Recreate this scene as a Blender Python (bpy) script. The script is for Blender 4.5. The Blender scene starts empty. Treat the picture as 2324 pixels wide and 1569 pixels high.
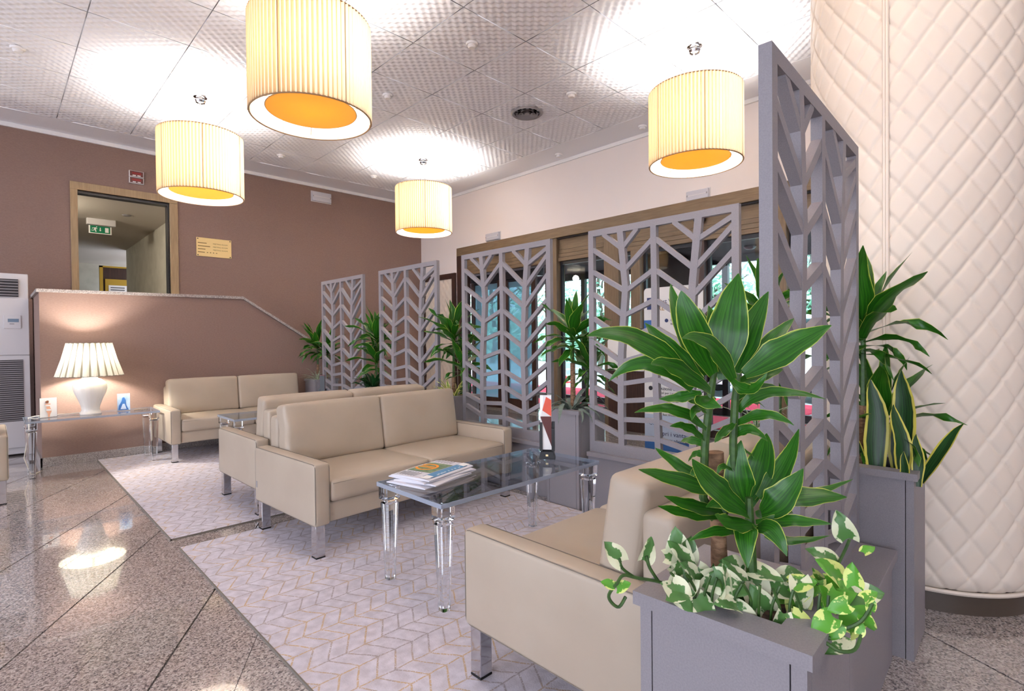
import bpy, bmesh, math, random
from mathutils import Vector, Matrix
random.seed(7)
S = bpy.context.scene
COL = S.collection

# ------------------------------------------------------------------ camera
F_PX, W_PX, H_PX, HC = 1207.0, 2324.0, 1569.0, 1.35
YAW, PIT, ROL = 0.7958, -0.01216, -0.01016
FW = Vector((math.cos(YAW) * math.cos(PIT), math.sin(YAW) * math.cos(PIT), math.sin(PIT)))
_r = Vector((math.sin(YAW), -math.cos(YAW), 0)); _u = _r.cross(FW)
RT = _r * math.cos(ROL) + _u * math.sin(ROL)
UP = _u * math.cos(ROL) - _r * math.sin(ROL)
CAM = Vector((0, 0, HC))
cam = bpy.data.cameras.new('camera'); cam.sensor_width = 36.0; cam.sensor_fit = 'HORIZONTAL'
cam.lens = 36.0 * F_PX / W_PX; cam.clip_start = 0.02; cam.clip_end = 200
cam_o = bpy.data.objects.new('camera', cam); COL.objects.link(cam_o)
cam_o.matrix_world = Matrix(((RT.x, UP.x, -FW.x, 0), (RT.y, UP.y, -FW.y, 0), (RT.z, UP.z, -FW.z, HC), (0, 0, 0, 1)))
S.camera = cam_o

def ray(x, y): return FW + RT * ((x - W_PX / 2) / F_PX) - UP * ((y - H_PX / 2) / F_PX)
def at_x(x, y, X): d = ray(x, y); return CAM + d * (X / d.x)
def at_y(x, y, Y): d = ray(x, y); return CAM + d * (Y / d.y)
def at_z(x, y, Z): d = ray(x, y); return CAM + d * ((Z - HC) / d.z)
def at_d(x, y, dep): return CAM + ray(x, y) * dep

# ------------------------------------------------------------------ world, exposure
world = bpy.data.worlds.new('world'); S.world = world; world.use_nodes = True
bg = world.node_tree.nodes['Background']
bg.inputs[0].default_value = (0.80, 0.85, 1.0, 1); bg.inputs[1].default_value = 3.3
sun = bpy.data.lights.new('sun', 'SUN'); sun.energy = 6.0; sun.angle = 0.05; sun.color = (1.0, 0.99, 0.97)
sun_o = bpy.data.objects.new('sun', sun); COL.objects.link(sun_o); sun_o.rotation_euler = Vector((0.5, 0.18, -0.85)).to_track_quat('-Z', 'Y').to_euler()
S.view_settings.view_transform = 'Standard'; S.view_settings.look = 'None'
S.view_settings.gamma = 1.0; S.view_settings.use_curve_mapping = False
S.view_settings.exposure = 0.62
S.cycles.use_denoising = True
S.cycles.max_bounces = 8; S.cycles.diffuse_bounces = 4; S.cycles.glossy_bounces = 4; S.cycles.transmission_bounces = 8; S.cycles.use_adaptive_sampling = True; S.cycles.adaptive_threshold = 0.07
S.cycles.transparent_max_bounces = 12; S.cycles.sample_clamp_indirect = 8.0
LAMP_W, TLAMP_W = 46.0, 58.0
LAMP_COL = (1.0, 0.965, 0.93)

# ------------------------------------------------------------------ materials
def lin(c):
    return tuple(((v / 255) / 12.92 if v / 255 <= 0.04045 else ((v / 255 + 0.055) / 1.055) ** 2.4) for v in c) + (1.0,)
MATS = {}
def nmat(name):
    m = bpy.data.materials.new(name); m.use_nodes = True; MATS[name] = m
    nt = m.node_tree; return m, nt, nt.nodes['Principled BSDF']
def N(nt, t, **kw):
    n = nt.nodes.new(t)
    for k, v in kw.items():
        if k.startswith('i_'): n.inputs[int(k[2:])].default_value = v
        else: setattr(n, k, v)
    return n
def L(nt, a, b): nt.links.new(a, b)
def mat(name, rgb, rough=0.6, metal=0.0, spec=0.5, noise=None, bump=None, coat=0.0, stretch=(1, 1, 1)):
    """principled; noise=(scale, rgb2, amount); bump=(scale, strength, dist)"""
    m, nt, p = nmat(name)
    p.inputs['Base Color'].default_value = lin(rgb); p.inputs['Roughness'].default_value = rough
    p.inputs['Metallic'].default_value = metal; p.inputs['Specular IOR Level'].default_value = spec
    p.inputs['Coat Weight'].default_value = coat
    if noise or bump:
        tc = N(nt, 'ShaderNodeTexCoord'); mp = N(nt, 'ShaderNodeMapping'); mp.inputs['Scale'].default_value = stretch
        L(nt, tc.outputs['Object'], mp.inputs[0])
    if noise:
        nz = N(nt, 'ShaderNodeTexNoise'); nz.inputs['Scale'].default_value = noise[0]; nz.inputs['Detail'].default_value = 4
        L(nt, mp.outputs[0], nz.inputs['Vector'])
        rp = N(nt, 'ShaderNodeValToRGB'); rp.color_ramp.elements[0].position = 0.35; rp.color_ramp.elements[1].position = 0.65
        rp.color_ramp.elements[0].color = lin(rgb); rp.color_ramp.elements[1].color = lin(noise[1])
        L(nt, nz.outputs[0], rp.inputs[0]); L(nt, rp.outputs[0], p.inputs['Base Color'])
    if bump:
        nb = N(nt, 'ShaderNodeTexNoise'); nb.inputs['Scale'].default_value = bump[0]; nb.inputs['Detail'].default_value = 5
        L(nt, mp.outputs[0], nb.inputs['Vector'])
        b = N(nt, 'ShaderNodeBump'); b.inputs['Strength'].default_value = bump[1]; b.inputs['Distance'].default_value = bump[2]
        L(nt, nb.outputs[0], b.inputs['Height']); L(nt, b.outputs[0], p.inputs['Normal'])
    return m
def translucent_mat(name, rgb, rgb_t, mix=0.55):
    m, nt, p = nmat(name); out = nt.nodes['Material Output']
    d = N(nt, 'ShaderNodeBsdfDiffuse'); d.inputs[0].default_value = lin(rgb)
    t = N(nt, 'ShaderNodeBsdfTranslucent'); t.inputs[0].default_value = lin(rgb_t)
    mx = N(nt, 'ShaderNodeMixShader'); mx.inputs[0].default_value = mix
    L(nt, d.outputs[0], mx.inputs[1]); L(nt, t.outputs[0], mx.inputs[2]); L(nt, mx.outputs[0], out.inputs[0]); nt.nodes.remove(p)
    return m
def pane_mat(name, tint, refl=0.12, ior=1.5, rough=0.0, frost=0.0, frost_rgb=(200, 215, 225)):
    """thin sheet of glass: tinted see-through plus fresnel mirror (and a share of frosting)"""
    m, nt, p = nmat(name); out = nt.nodes['Material Output']
    t = N(nt, 'ShaderNodeBsdfTransparent'); t.inputs[0].default_value = lin(tint)
    g = N(nt, 'ShaderNodeBsdfGlossy'); g.inputs['Roughness'].default_value = rough
    lf = N(nt, 'ShaderNodeLayerWeight'); lf.inputs[0].default_value = 0.5
    pw = N(nt, 'ShaderNodeMath', operation='POWER'); pw.inputs[1].default_value = 5.0; L(nt, lf.outputs['Facing'], pw.inputs[0])
    lw = N(nt, 'ShaderNodeMath', operation='MULTIPLY'); lw.inputs[1].default_value = 0.9; L(nt, pw.outputs[0], lw.inputs[0])
    ad = N(nt, 'ShaderNodeMath', operation='ADD', use_clamp=True); ad.inputs[1].default_value = refl; L(nt, lw.outputs[0], ad.inputs[0])
    src = t.outputs[0]
    if frost:
        d = N(nt, 'ShaderNodeBsdfTranslucent'); d.inputs[0].default_value = lin(frost_rgb)
        f = N(nt, 'ShaderNodeMixShader'); f.inputs[0].default_value = frost
        L(nt, t.outputs[0], f.inputs[1]); L(nt, d.outputs[0], f.inputs[2]); src = f.outputs[0]
    mx = N(nt, 'ShaderNodeMixShader'); L(nt, ad.outputs[0], mx.inputs[0]); L(nt, src, mx.inputs[1]); L(nt, g.outputs[0], mx.inputs[2])
    L(nt, mx.outputs[0], out.inputs[0]); nt.nodes.remove(p); return m

mat('white', (238, 236, 236), 0.55)
mat('ceiling_tile', (240, 240, 246), 0.5, spec=0.35)
mat('ceiling_joint', (206, 204, 210), 0.6)
mat('wall_white', (232, 222, 218), 0.65)
mat('wall_brown', (144, 118, 107), 0.75, noise=(45, (136, 110, 100), 1), bump=(150, 0.5, 0.004), stretch=(1, 1, 2.5))
mat('corridor', (214, 210, 196), 0.7, noise=(4, (200, 196, 182), 1))
mat('corridor_ceiling', (206, 198, 186), 0.7)
mat('wood_frame', (126, 105, 80), 0.45, noise=(7, (110, 90, 67), 1), stretch=(9, 9, 0.6))
mat('wood_head', (126, 105, 80), 0.45, noise=(7, (112, 92, 68), 1), stretch=(9, 0.6, 9))
mat('wood_dark', (70, 46, 36), 0.4, noise=(6, (52, 33, 27), 1), stretch=(8, 8, 0.6))
mat('door_wood', (172, 146, 110), 0.45, noise=(7, (156, 130, 96), 1), stretch=(9, 9, 0.6))
mat('black_frame', (34, 33, 37), 0.35)
mat('black_plastic', (20, 19, 20), 0.35)
mat('grey_lacquer', (142, 137, 141), 0.5, noise=(260, (133, 128, 133), 1), spec=0.4)
mat('leather', (182, 168, 150), 0.42, noise=(2.5, (175, 160, 142), 1), bump=(160, 0.10, 0.002), spec=0.4)
mat('seam', (120, 112, 102), 0.7)
mat('chrome', (205, 205, 208), 0.08, metal=1.0)
mat('brushed', (150, 132, 112), 0.4, metal=0.8)
mat('glide', (15, 15, 15), 0.5)
mat('cream_leather', (224, 211, 196), 0.42, spec=0.4, bump=(140, 0.06, 0.002))
mat('column_base', (74, 62, 52), 0.4)
mat('ac_white', (214, 211, 212), 0.45)
mat('ac_grey', (150, 146, 148), 0.5)
mat('ac_dark', (58, 54, 56), 0.6)
mat('lcd', (120, 140, 160), 0.3)
mat('brass', (234, 212, 158), 0.35, metal=1.0)
mat('engraving', (120, 96, 50), 0.5)
mat('red_sign', (150, 22, 26), 0.4)
mat('dark_red', (96, 40, 36), 0.45)
mat('paper', (240, 238, 236), 0.7)
mat('newsprint', (222, 220, 226), 0.8)
mat('ink', (52, 52, 60), 0.8)
mat('news_blue', (92, 140, 178), 0.8)
mat('news_green', (138, 156, 118), 0.8, noise=(45, (96, 120, 92), 1))
mat('news_orange', (236, 150, 44), 0.8)
mat('ceramic', (240, 236, 230), 0.18, spec=0.6)
mat('soil', (44, 32, 26), 0.9, noise=(60, (82, 60, 46), 1))
mat('cane', (150, 116, 88), 0.8, noise=(30, (104, 76, 54), 1), bump=(40, 0.6, 0.01), stretch=(1, 1, 3))
mat('green_stem', (64, 98, 38), 0.5, noise=(60, (44, 74, 30), 1))
mat('grey_leaf', (112, 124, 112), 0.6, noise=(20, (92, 104, 92), 1))
mat('granite_trim', (196, 188, 184), 0.35, noise=(130, (120, 110, 106), 1))
mat('asphalt', (178, 178, 182), 0.85, noise=(6, (158, 158, 164), 1))
mat('red_carpet', (214, 44, 72), 0.9, noise=(60, (190, 30, 60), 1))
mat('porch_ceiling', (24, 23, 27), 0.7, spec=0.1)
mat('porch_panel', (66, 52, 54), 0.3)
mat('car_white', (242, 244, 246), 0.15, spec=0.7, coat=0.5)
mat('car_glass', (40, 62, 66), 0.08)
mat('tyre', (26, 26, 28), 0.8)
mat('leaflet_red', (226, 92, 68), 0.5)
mat('cone_red', (230, 54, 60), 0.5)
mat('bark', (110, 100, 88), 0.9, noise=(12, (80, 72, 60), 1))
mat('banner_blue', (58, 112, 182), 0.5)
mat('banner_navy', (44, 58, 108), 0.5)
mat('banner_gold', (168, 128, 60), 0.5)
mat('banner_pale', (200, 214, 236), 0.5)
mat('banner_purple', (96, 78, 140), 0.5)
mat('exit_green', (10, 120, 84), 0.4)
mat('yellow_wood', (186, 150, 44), 0.45)
mat('skin', (224, 168, 138), 0.7)
mat('hair', (120, 70, 44), 0.7)
mat('ice_blue', (150, 186, 226), 0.5, noise=(12, (206, 224, 244), 1))
mat('cable', (226, 218, 206), 0.5)
mat('label_gold', (176, 138, 60), 0.5)
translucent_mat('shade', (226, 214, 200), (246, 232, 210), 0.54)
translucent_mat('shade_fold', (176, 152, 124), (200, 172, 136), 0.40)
translucent_mat('shade_inner', (250, 247, 241), (250, 242, 226), 0.5)
translucent_mat('shade_disc', (240, 206, 120), (226, 176, 84), 0.33)
translucent_mat('shade_white', (206, 202, 190), (206, 200, 184), 0.065)
translucent_mat('shade_white_fold', (140, 134, 118), (136, 126, 104), 0.05)
mat('shade_trim', (160, 128, 92), 0.7)
pane_mat('pane', (236, 244, 244), 0.03)
pane_mat('pane_blue', (176, 202, 212), 0.05, frost=0.4, frost_rgb=(172, 198, 208))
pane_mat('car_window', (120, 190, 190), 0.08)
pane_mat('acrylic_sheet', (236, 240, 244), 0.05, 1.45)
m, nt, p = nmat('acrylic')
p.inputs['Base Color'].default_value = (0.97, 0.98, 0.99, 1); p.inputs['Transmission Weight'].default_value = 1.0
p.inputs['Roughness'].default_value = 0.0; p.inputs['IOR'].default_value = 1.47
m, nt, p = nmat('acrylic_edge'); p.inputs['Base Color'].default_value = lin((214, 224, 240)); p.inputs['Transmission Weight'].default_value = 0.6; p.inputs['Roughness'].default_value = 0.08
# frosted light cover of the emergency lights
m, nt, p = nmat('light_cover'); p.inputs['Base Color'].default_value = lin((220, 218, 226)); p.inputs['Roughness'].default_value = 0.25
p.inputs['Transmission Weight'].default_value = 0.2

def granite(name, cols, scale, rough):
    m, nt, p = nmat(name)
    tc = N(nt, 'ShaderNodeNewGeometry')
    v = N(nt, 'ShaderNodeTexVoronoi'); v.inputs['Scale'].default_value = scale; L(nt, tc.outputs['Position'], v.inputs['Vector'])
    r = N(nt, 'ShaderNodeValToRGB'); e = r.color_ramp.elements; r.color_ramp.interpolation = 'CONSTANT'
    while len(e) < len(cols): e.new(0.5)
    for k, (pos, c) in enumerate(cols): e[k].position = pos; e[k].color = lin(c)
    sp = N(nt, 'ShaderNodeSeparateColor'); L(nt, v.outputs['Color'], sp.inputs[0]); L(nt, sp.outputs[0], r.inputs[0])
    nz = N(nt, 'ShaderNodeTexNoise'); nz.inputs['Scale'].default_value = 1.3; L(nt, tc.outputs['Position'], nz.inputs['Vector'])
    mx = N(nt, 'ShaderNodeMix', data_type='RGBA', blend_type='MULTIPLY'); mx.inputs[0].default_value = 0.5
    r2 = N(nt, 'ShaderNodeValToRGB'); r2.color_ramp.elements[0].color = (0.8, 0.76, 0.74, 1); r2.color_ramp.elements[1].color = (1, 1, 1, 1)
    L(nt, nz.outputs[0], r2.inputs[0]); L(nt, r.outputs[0], mx.inputs[6]); L(nt, r2.outputs[0], mx.inputs[7])
    L(nt, mx.outputs[2], p.inputs['Base Color']); p.inputs['Roughness'].default_value = rough; p.inputs['Specular IOR Level'].default_value = 0.7
    p.inputs['Coat Weight'].default_value = 1.0; p.inputs['Coat Roughness'].default_value = 0.02
granite('granite', [(0, (106, 100, 99)), (0.16, (150, 140, 136)), (0.42, (178, 167, 162)), (0.68, (196, 186, 181)), (0.9, (212, 204, 199))], 150, 0.12)
granite('granite_pale', [(0, (120, 112, 106)), (0.15, (168, 158, 148)), (0.4, (200, 190, 178)), (0.7, (222, 214, 204)), (0.9, (236, 230, 222))], 60, 0.3)

def rug_material(name, scale):
    m, nt, p = nmat(name)
    g = N(nt, 'ShaderNodeNewGeometry'); s = N(nt, 'ShaderNodeSeparateXYZ'); L(nt, g.outputs['Position'], s.inputs[0])
    def M(op, a, b=None, c=None):
        n = N(nt, 'ShaderNodeMath', operation=op)
        for k, v in enumerate((a, b, c)):
            if v is None: continue
            if isinstance(v, (int, float)): n.inputs[k].default_value = v
            else: L(nt, v, n.inputs[k])
        return n.outputs[0]
    nz = N(nt, 'ShaderNodeTexNoise'); nz.inputs['Scale'].default_value = 5; L(nt, g.outputs['Position'], nz.inputs['Vector'])
    wob = M('MULTIPLY', M('SUBTRACT', nz.outputs[0], 0.5), 0.035)
    cw, ph = 0.125 * scale, 0.085 * scale
    xx = M('ADD', s.outputs[0], wob); yy = M('ADD', s.outputs[1], wob)
    tri = M('PINGPONG', yy, cw)                     # zig-zag across the columns
    v = M('ADD', xx, M('MULTIPLY', tri, 0.62))
    ln1 = M('LESS_THAN', M('ABSOLUTE', M('SUBTRACT', M('FRACT', M('DIVIDE', v, ph)), 0.5)), 0.055)
    ln2 = M('LESS_THAN', M('ABSOLUTE', M('SUBTRACT', M('FRACT', M('DIVIDE', yy, cw)), 0.5)), 0.03)
    ln2 = M('LESS_THAN', M('PINGPONG', M('ADD', yy, cw * 0.0), cw * 0.5), 0.004 * scale)
    line = M('MAXIMUM', ln1, ln2)
    n2 = N(nt, 'ShaderNodeTexNoise'); n2.inputs['Scale'].default_value = 3.2; n2.inputs['Detail'].default_value = 3; L(nt, g.outputs['Position'], n2.inputs['Vector'])
    n3 = N(nt, 'ShaderNodeTexNoise'); n3.inputs['Scale'].default_value = 160; L(nt, g.outputs['Position'], n3.inputs['Vector'])
    vis = M('MULTIPLY', line, M('GREATER_THAN', n3.outputs[0], 0.42))
    base = N(nt, 'ShaderNodeValToRGB'); base.color_ramp.elements[0].position = 0.35; base.color_ramp.elements[1].position = 0.7
    base.color_ramp.elements[0].color = lin((196, 190, 197)); base.color_ramp.elements[1].color = lin((218, 213, 221))
    n4 = N(nt, 'ShaderNodeTexNoise'); n4.inputs['Scale'].default_value = 22; n4.inputs['Detail'].default_value = 5; L(nt, g.outputs['Position'], n4.inputs['Vector'])
    L(nt, n4.outputs[0], base.inputs[0])
    lc = N(nt, 'ShaderNodeValToRGB'); lc.color_ramp.elements[0].position = 0.42; lc.color_ramp.elements[1].position = 0.56
    lc.color_ramp.elements[0].color = lin((150, 138, 136)); lc.color_ramp.elements[1].color = lin((196, 158, 92)); L(nt, n2.outputs[0], lc.inputs[0])
    mx = N(nt, 'ShaderNodeMix', data_type='RGBA'); L(nt, M('MULTIPLY', vis, 0.7), mx.inputs[0]); L(nt, base.outputs[0], mx.inputs[6]); L(nt, lc.outputs[0], mx.inputs[7])
    L(nt, mx.outputs[2], p.inputs['Base Color']); p.inputs['Roughness'].default_value = 0.95; p.inputs['Specular IOR Level'].default_value = 0.1
    b = N(nt, 'ShaderNodeBump'); b.inputs['Strength'].default_value = 0.3; b.inputs['Distance'].default_value = 0.003; L(nt, n3.outputs[0], b.inputs['Height']); L(nt, b.outputs[0], p.inputs['Normal'])
rug_material('rug', 1.0)

def leaf_material(name, mid, dark, edge, edge_at=0.72, streak=0.5, rough=0.35):
    """leaf with a pale margin and fine lengthwise streaks; u runs across the blade, v along it"""
    m, nt, p = nmat(name); out = nt.nodes['Material Output']
    uv = N(nt, 'ShaderNodeUVMap'); s = N(nt, 'ShaderNodeSeparateXYZ'); L(nt, uv.outputs[0], s.inputs[0])
    a = N(nt, 'ShaderNodeMath', operation='SUBTRACT'); a.inputs[1].default_value = 0.5; L(nt, s.outputs[0], a.inputs[0])
    b = N(nt, 'ShaderNodeMath', operation='ABSOLUTE'); L(nt, a.outputs[0], b.inputs[0])
    b2 = N(nt, 'ShaderNodeMath', operation='MULTIPLY'); b2.inputs[1].default_value = 2; L(nt, b.outputs[0], b2.inputs[0])
    mp = N(nt, 'ShaderNodeMapping'); mp.inputs['Scale'].default_value = (16, 1.2, 1); L(nt, uv.outputs[0], mp.inputs[0])
    nz = N(nt, 'ShaderNodeTexNoise'); nz.inputs['Scale'].default_value = 1.0; nz.inputs['Detail'].default_value = 3; L(nt, mp.outputs[0], nz.inputs['Vector'])
    n0 = N(nt, 'ShaderNodeMath', operation='SUBTRACT'); n0.inputs[1].default_value = 0.5; L(nt, nz.outputs[0], n0.inputs[0])
    ad = N(nt, 'ShaderNodeMath', operation='MULTIPLY_ADD'); L(nt, n0.outputs[0], ad.inputs[0]); ad.inputs[1].default_value = streak; L(nt, b2.outputs[0], ad.inputs[2])
    r = N(nt, 'ShaderNodeValToRGB'); r.color_ramp.elements[0].position = edge_at; r.color_ramp.elements[1].position = edge_at + 0.06
    L(nt, ad.outputs[0], r.inputs[0])
    g = N(nt, 'ShaderNodeValToRGB'); g.color_ramp.elements[0].position = 0.35; g.color_ramp.elements[1].position = 0.65
    g.color_ramp.elements[0].color = lin(dark); g.color_ramp.elements[1].color = lin(mid); L(nt, nz.outputs[0], g.inputs[0])
    mx = N(nt, 'ShaderNodeMix', data_type='RGBA'); L(nt, r.outputs[0], mx.inputs[0]); L(nt, g.outputs[0], mx.inputs[6]); mx.inputs[7].default_value = lin(edge)
    L(nt, mx.outputs[2], p.inputs['Base Color']); p.inputs['Roughness'].default_value = rough; p.inputs['Specular IOR Level'].default_value = 0.5
    t = N(nt, 'ShaderNodeBsdfTranslucent'); L(nt, mx.outputs[2], t.inputs[0])
    ms = N(nt, 'ShaderNodeMixShader'); ms.inputs[0].default_value = 0.22; L(nt, p.outputs[0], ms.inputs[1]); L(nt, t.outputs[0], ms.inputs[2]); L(nt, ms.outputs[0], out.inputs[0])
leaf_material('leaf_dracaena', (58, 124, 28), (22, 78, 17), (200, 214, 92), 0.9, 0.42, 0.3)
leaf_material('leaf_dark', (30, 84, 34), (14, 52, 24), (60, 110, 50), 0.9, 0.3)
leaf_material('leaf_yellow', (150, 180, 60), (50, 104, 40), (236, 232, 150), 0.42, 0.6)
leaf_material('leaf_spider', (96, 140, 80), (54, 104, 50), (226, 232, 206), 0.5, 0.4)
leaf_material('leaf_sansevieria', (44, 92, 40), (18, 48, 24), (226, 216, 96), 0.72, 0.15)
def blotch_material(name, c1, c2, thr):
    m, nt, p = nmat(name); tc = N(nt, 'ShaderNodeTexCoord')
    oi = N(nt, 'ShaderNodeObjectInfo'); v9 = N(nt, 'ShaderNodeVectorMath', operation='SCALE'); v9.inputs['Scale'].default_value = 40; L(nt, oi.outputs['Location'], v9.inputs[0])
    ad = N(nt, 'ShaderNodeVectorMath', operation='ADD'); L(nt, tc.outputs['Object'], ad.inputs[0]); L(nt, v9.outputs[0], ad.inputs[1])
    nz = N(nt, 'ShaderNodeTexNoise'); nz.inputs['Scale'].default_value = 2.2; nz.inputs['Detail'].default_value = 3; L(nt, ad.outputs[0], nz.inputs['Vector'])
    s = N(nt, 'ShaderNodeSeparateXYZ'); L(nt, tc.outputs['Object'], s.inputs[0]); ab = N(nt, 'ShaderNodeMath', operation='ABSOLUTE'); L(nt, s.outputs[1], ab.inputs[0])
    mm = N(nt, 'ShaderNodeMath', operation='MULTIPLY_ADD'); L(nt, ab.outputs[0], mm.inputs[0]); mm.inputs[1].default_value = 0.85; L(nt, nz.outputs[0], mm.inputs[2])
    r = N(nt, 'ShaderNodeValToRGB'); r.color_ramp.elements[0].position = thr; r.color_ramp.elements[1].position = thr + 0.03
    r.color_ramp.elements[0].color = lin(c1); r.color_ramp.elements[1].color = lin(c2)
    L(nt, mm.outputs[0], r.inputs[0]); L(nt, r.outputs[0], p.inputs['Base Color']); p.inputs['Roughness'].default_value = 0.35
blotch_material('leaf_pothos', (84, 130, 66), (226, 229, 192), 0.66)
blotch_material('leaf_pothos_lime', (88, 158, 44), (214, 226, 130), 0.72)
m, nt, p = nmat('foliage'); g = N(nt, 'ShaderNodeNewGeometry')
r = N(nt, 'ShaderNodeValToRGB'); r.color_ramp.elements[0].color = lin((96, 172, 136)); r.color_ramp.elements[1].color = lin((212, 240, 218))
L(nt, g.outputs['Random Per Island'], r.inputs[0]); L(nt, r.outputs[0], p.inputs['Base Color']); p.inputs['Roughness'].default_value = 0.6

# ------------------------------------------------------------------ mesh helpers
class MB:
    def __init__(s): s.v = []; s.f = []; s.uv = None
    def add(s, vs, fs):
        o = len(s.v); s.v += [tuple(v) for v in vs]; s.f += [tuple(i + o for i in f) for f in fs]; return s
    def box(s, x0, x1, y0, y1, z0, z1):
        vs = [(x, y, z) for z in (z0, z1) for y in (y0, y1) for x in (x0, x1)]
        return s.add(vs, [(0, 2, 3, 1), (4, 5, 7, 6), (0, 1, 5, 4), (2, 6, 7, 3), (0, 4, 6, 2), (1, 3, 7, 5)])
    def prism(s, poly, d0, d1, axis='z'):
        """polygon (a, b) extruded from d0 to d1 along axis"""
        def P(a, b, d): return {'z': (a, b, d), 'x': (d, a, b), 'y': (a, d, b)}[axis]
        n = len(poly); vs = [P(a, b, d0) for a, b in poly] + [P(a, b, d1) for a, b in poly]
        fs = [tuple(range(n - 1, -1, -1)), tuple(range(n, 2 * n))] + [(i, (i + 1) % n, n + (i + 1) % n, n + i) for i in range(n)]
        return s.add(vs, fs)
    def lathe(s, prof, n=24, cx=0, cy=0, rib=None, cap=True):
        vs = []; m = len(prof)
        for k in range(n):
            a = 2 * math.pi * k / n
            for (r, z) in prof:
                rr = r * (1 + rib(a, z)) if rib else r
                vs.append((cx + rr * math.cos(a), cy + rr * math.sin(a), z))
        fs = [(k * m + j, ((k + 1) % n) * m + j, ((k + 1) % n) * m + j + 1, k * m + j + 1) for k in range(n) for j in range(m - 1)]
        if cap:
            if prof[0][0] > 1e-6: fs.append(tuple(k * m for k in range(n - 1, -1, -1)))
            if prof[-1][0] > 1e-6: fs.append(tuple(k * m + m - 1 for k in range(n)))
        return s.add(vs, fs)
    def tube(s, pts, r, n=6, closed=False):
        pts = [Vector(p) for p in pts]; m = len(pts); vs = []
        rs = r if isinstance(r, (list, tuple)) else [r] * m
        ref = None
        for i, p in enumerate(pts):
            if closed: t = pts[(i + 1) % m] - pts[i - 1]
            else: t = pts[min(i + 1, m - 1)] - pts[max(i - 1, 0)]
            t.normalize()
            if ref is None: ref = Vector((0, 0, 1)) if abs(t.z) < 0.9 else Vector((1, 0, 0))
            a = t.cross(ref).normalized(); b = t.cross(a).normalized(); ref = a.cross(t)
            for k in range(n):
                c = 2 * math.pi * k / n; vs.append(p + a * (rs[i] * math.cos(c)) + b * (rs[i] * math.sin(c)))
        segs = m if closed else m - 1
        fs = [(i * n + k, i * n + (k + 1) % n, ((i + 1) % m) * n + (k + 1) % n, ((i + 1) % m) * n + k) for i in range(segs) for k in range(n)]
        if not closed: fs += [tuple(range(n - 1, -1, -1)), tuple((m - 1) * n + k for k in range(n))]
        return s.add(vs, fs)
    def mesh(s, name, material, smooth=False, bevel=0.0, seg=2):
        me = bpy.data.meshes.new(name); me.from_pydata(s.v, [], s.f)
        if bevel:
            bm = bmesh.new(); bm.from_mesh(me); bmesh.ops.recalc_face_normals(bm, faces=bm.faces)
            bmesh.ops.bevel(bm, geom=list(bm.edges), offset=bevel, segments=seg, profile=0.5, affect='EDGES'); bm.to_mesh(me); bm.free()
        else:
            bm = bmesh.new(); bm.from_mesh(me); bmesh.ops.recalc_face_normals(bm, faces=bm.faces); bm.to_mesh(me); bm.free()
        if smooth:
            for p in me.polygons: p.use_smooth = True
            if smooth != 'all' and hasattr(me, 'set_sharp_from_angle'): me.set_sharp_from_angle(angle=math.radians(38))
        me.materials.append(MATS[material]); return me
    def build(s, name, material, parent=None, smooth=False, bevel=0.0, seg=2):
        return obj(name, s.mesh(name, material, smooth, bevel, seg), parent)
def obj(name, me, parent=None, loc=None, rot=None):
    o = bpy.data.objects.new(name, me); COL.objects.link(o)
    if parent: o.parent = parent
    if loc is not None: o.location = loc
    if rot is not None: o.rotation_euler = rot
    return o
def tag(o, label, cat, group=None):
    o['label'] = label; o['category'] = cat
    if group: o['group'] = group
    return o
def struct(o, label=None):
    o['kind'] = 'structure'
    if label: o['label'] = label
    return o
def thing(name, label, cat, loc=(0, 0, 0), rz=0.0, group=None):
    o = bpy.data.objects.new(name, None); COL.objects.link(o); o.empty_display_size = 0.1
    o.location = loc; o.rotation_euler = (0, 0, rz); return tag(o, label, cat, group)
def dup(root, loc, rz, label):
    r = root.copy(); COL.objects.link(r); r.location = loc; r.rotation_euler = (0, 0, rz); r['label'] = label
    for ch in root.children:
        c = ch.copy(); COL.objects.link(c); c.parent = r
        for g in ch.children:
            d = g.copy(); COL.objects.link(d); d.parent = c
    return r
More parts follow.
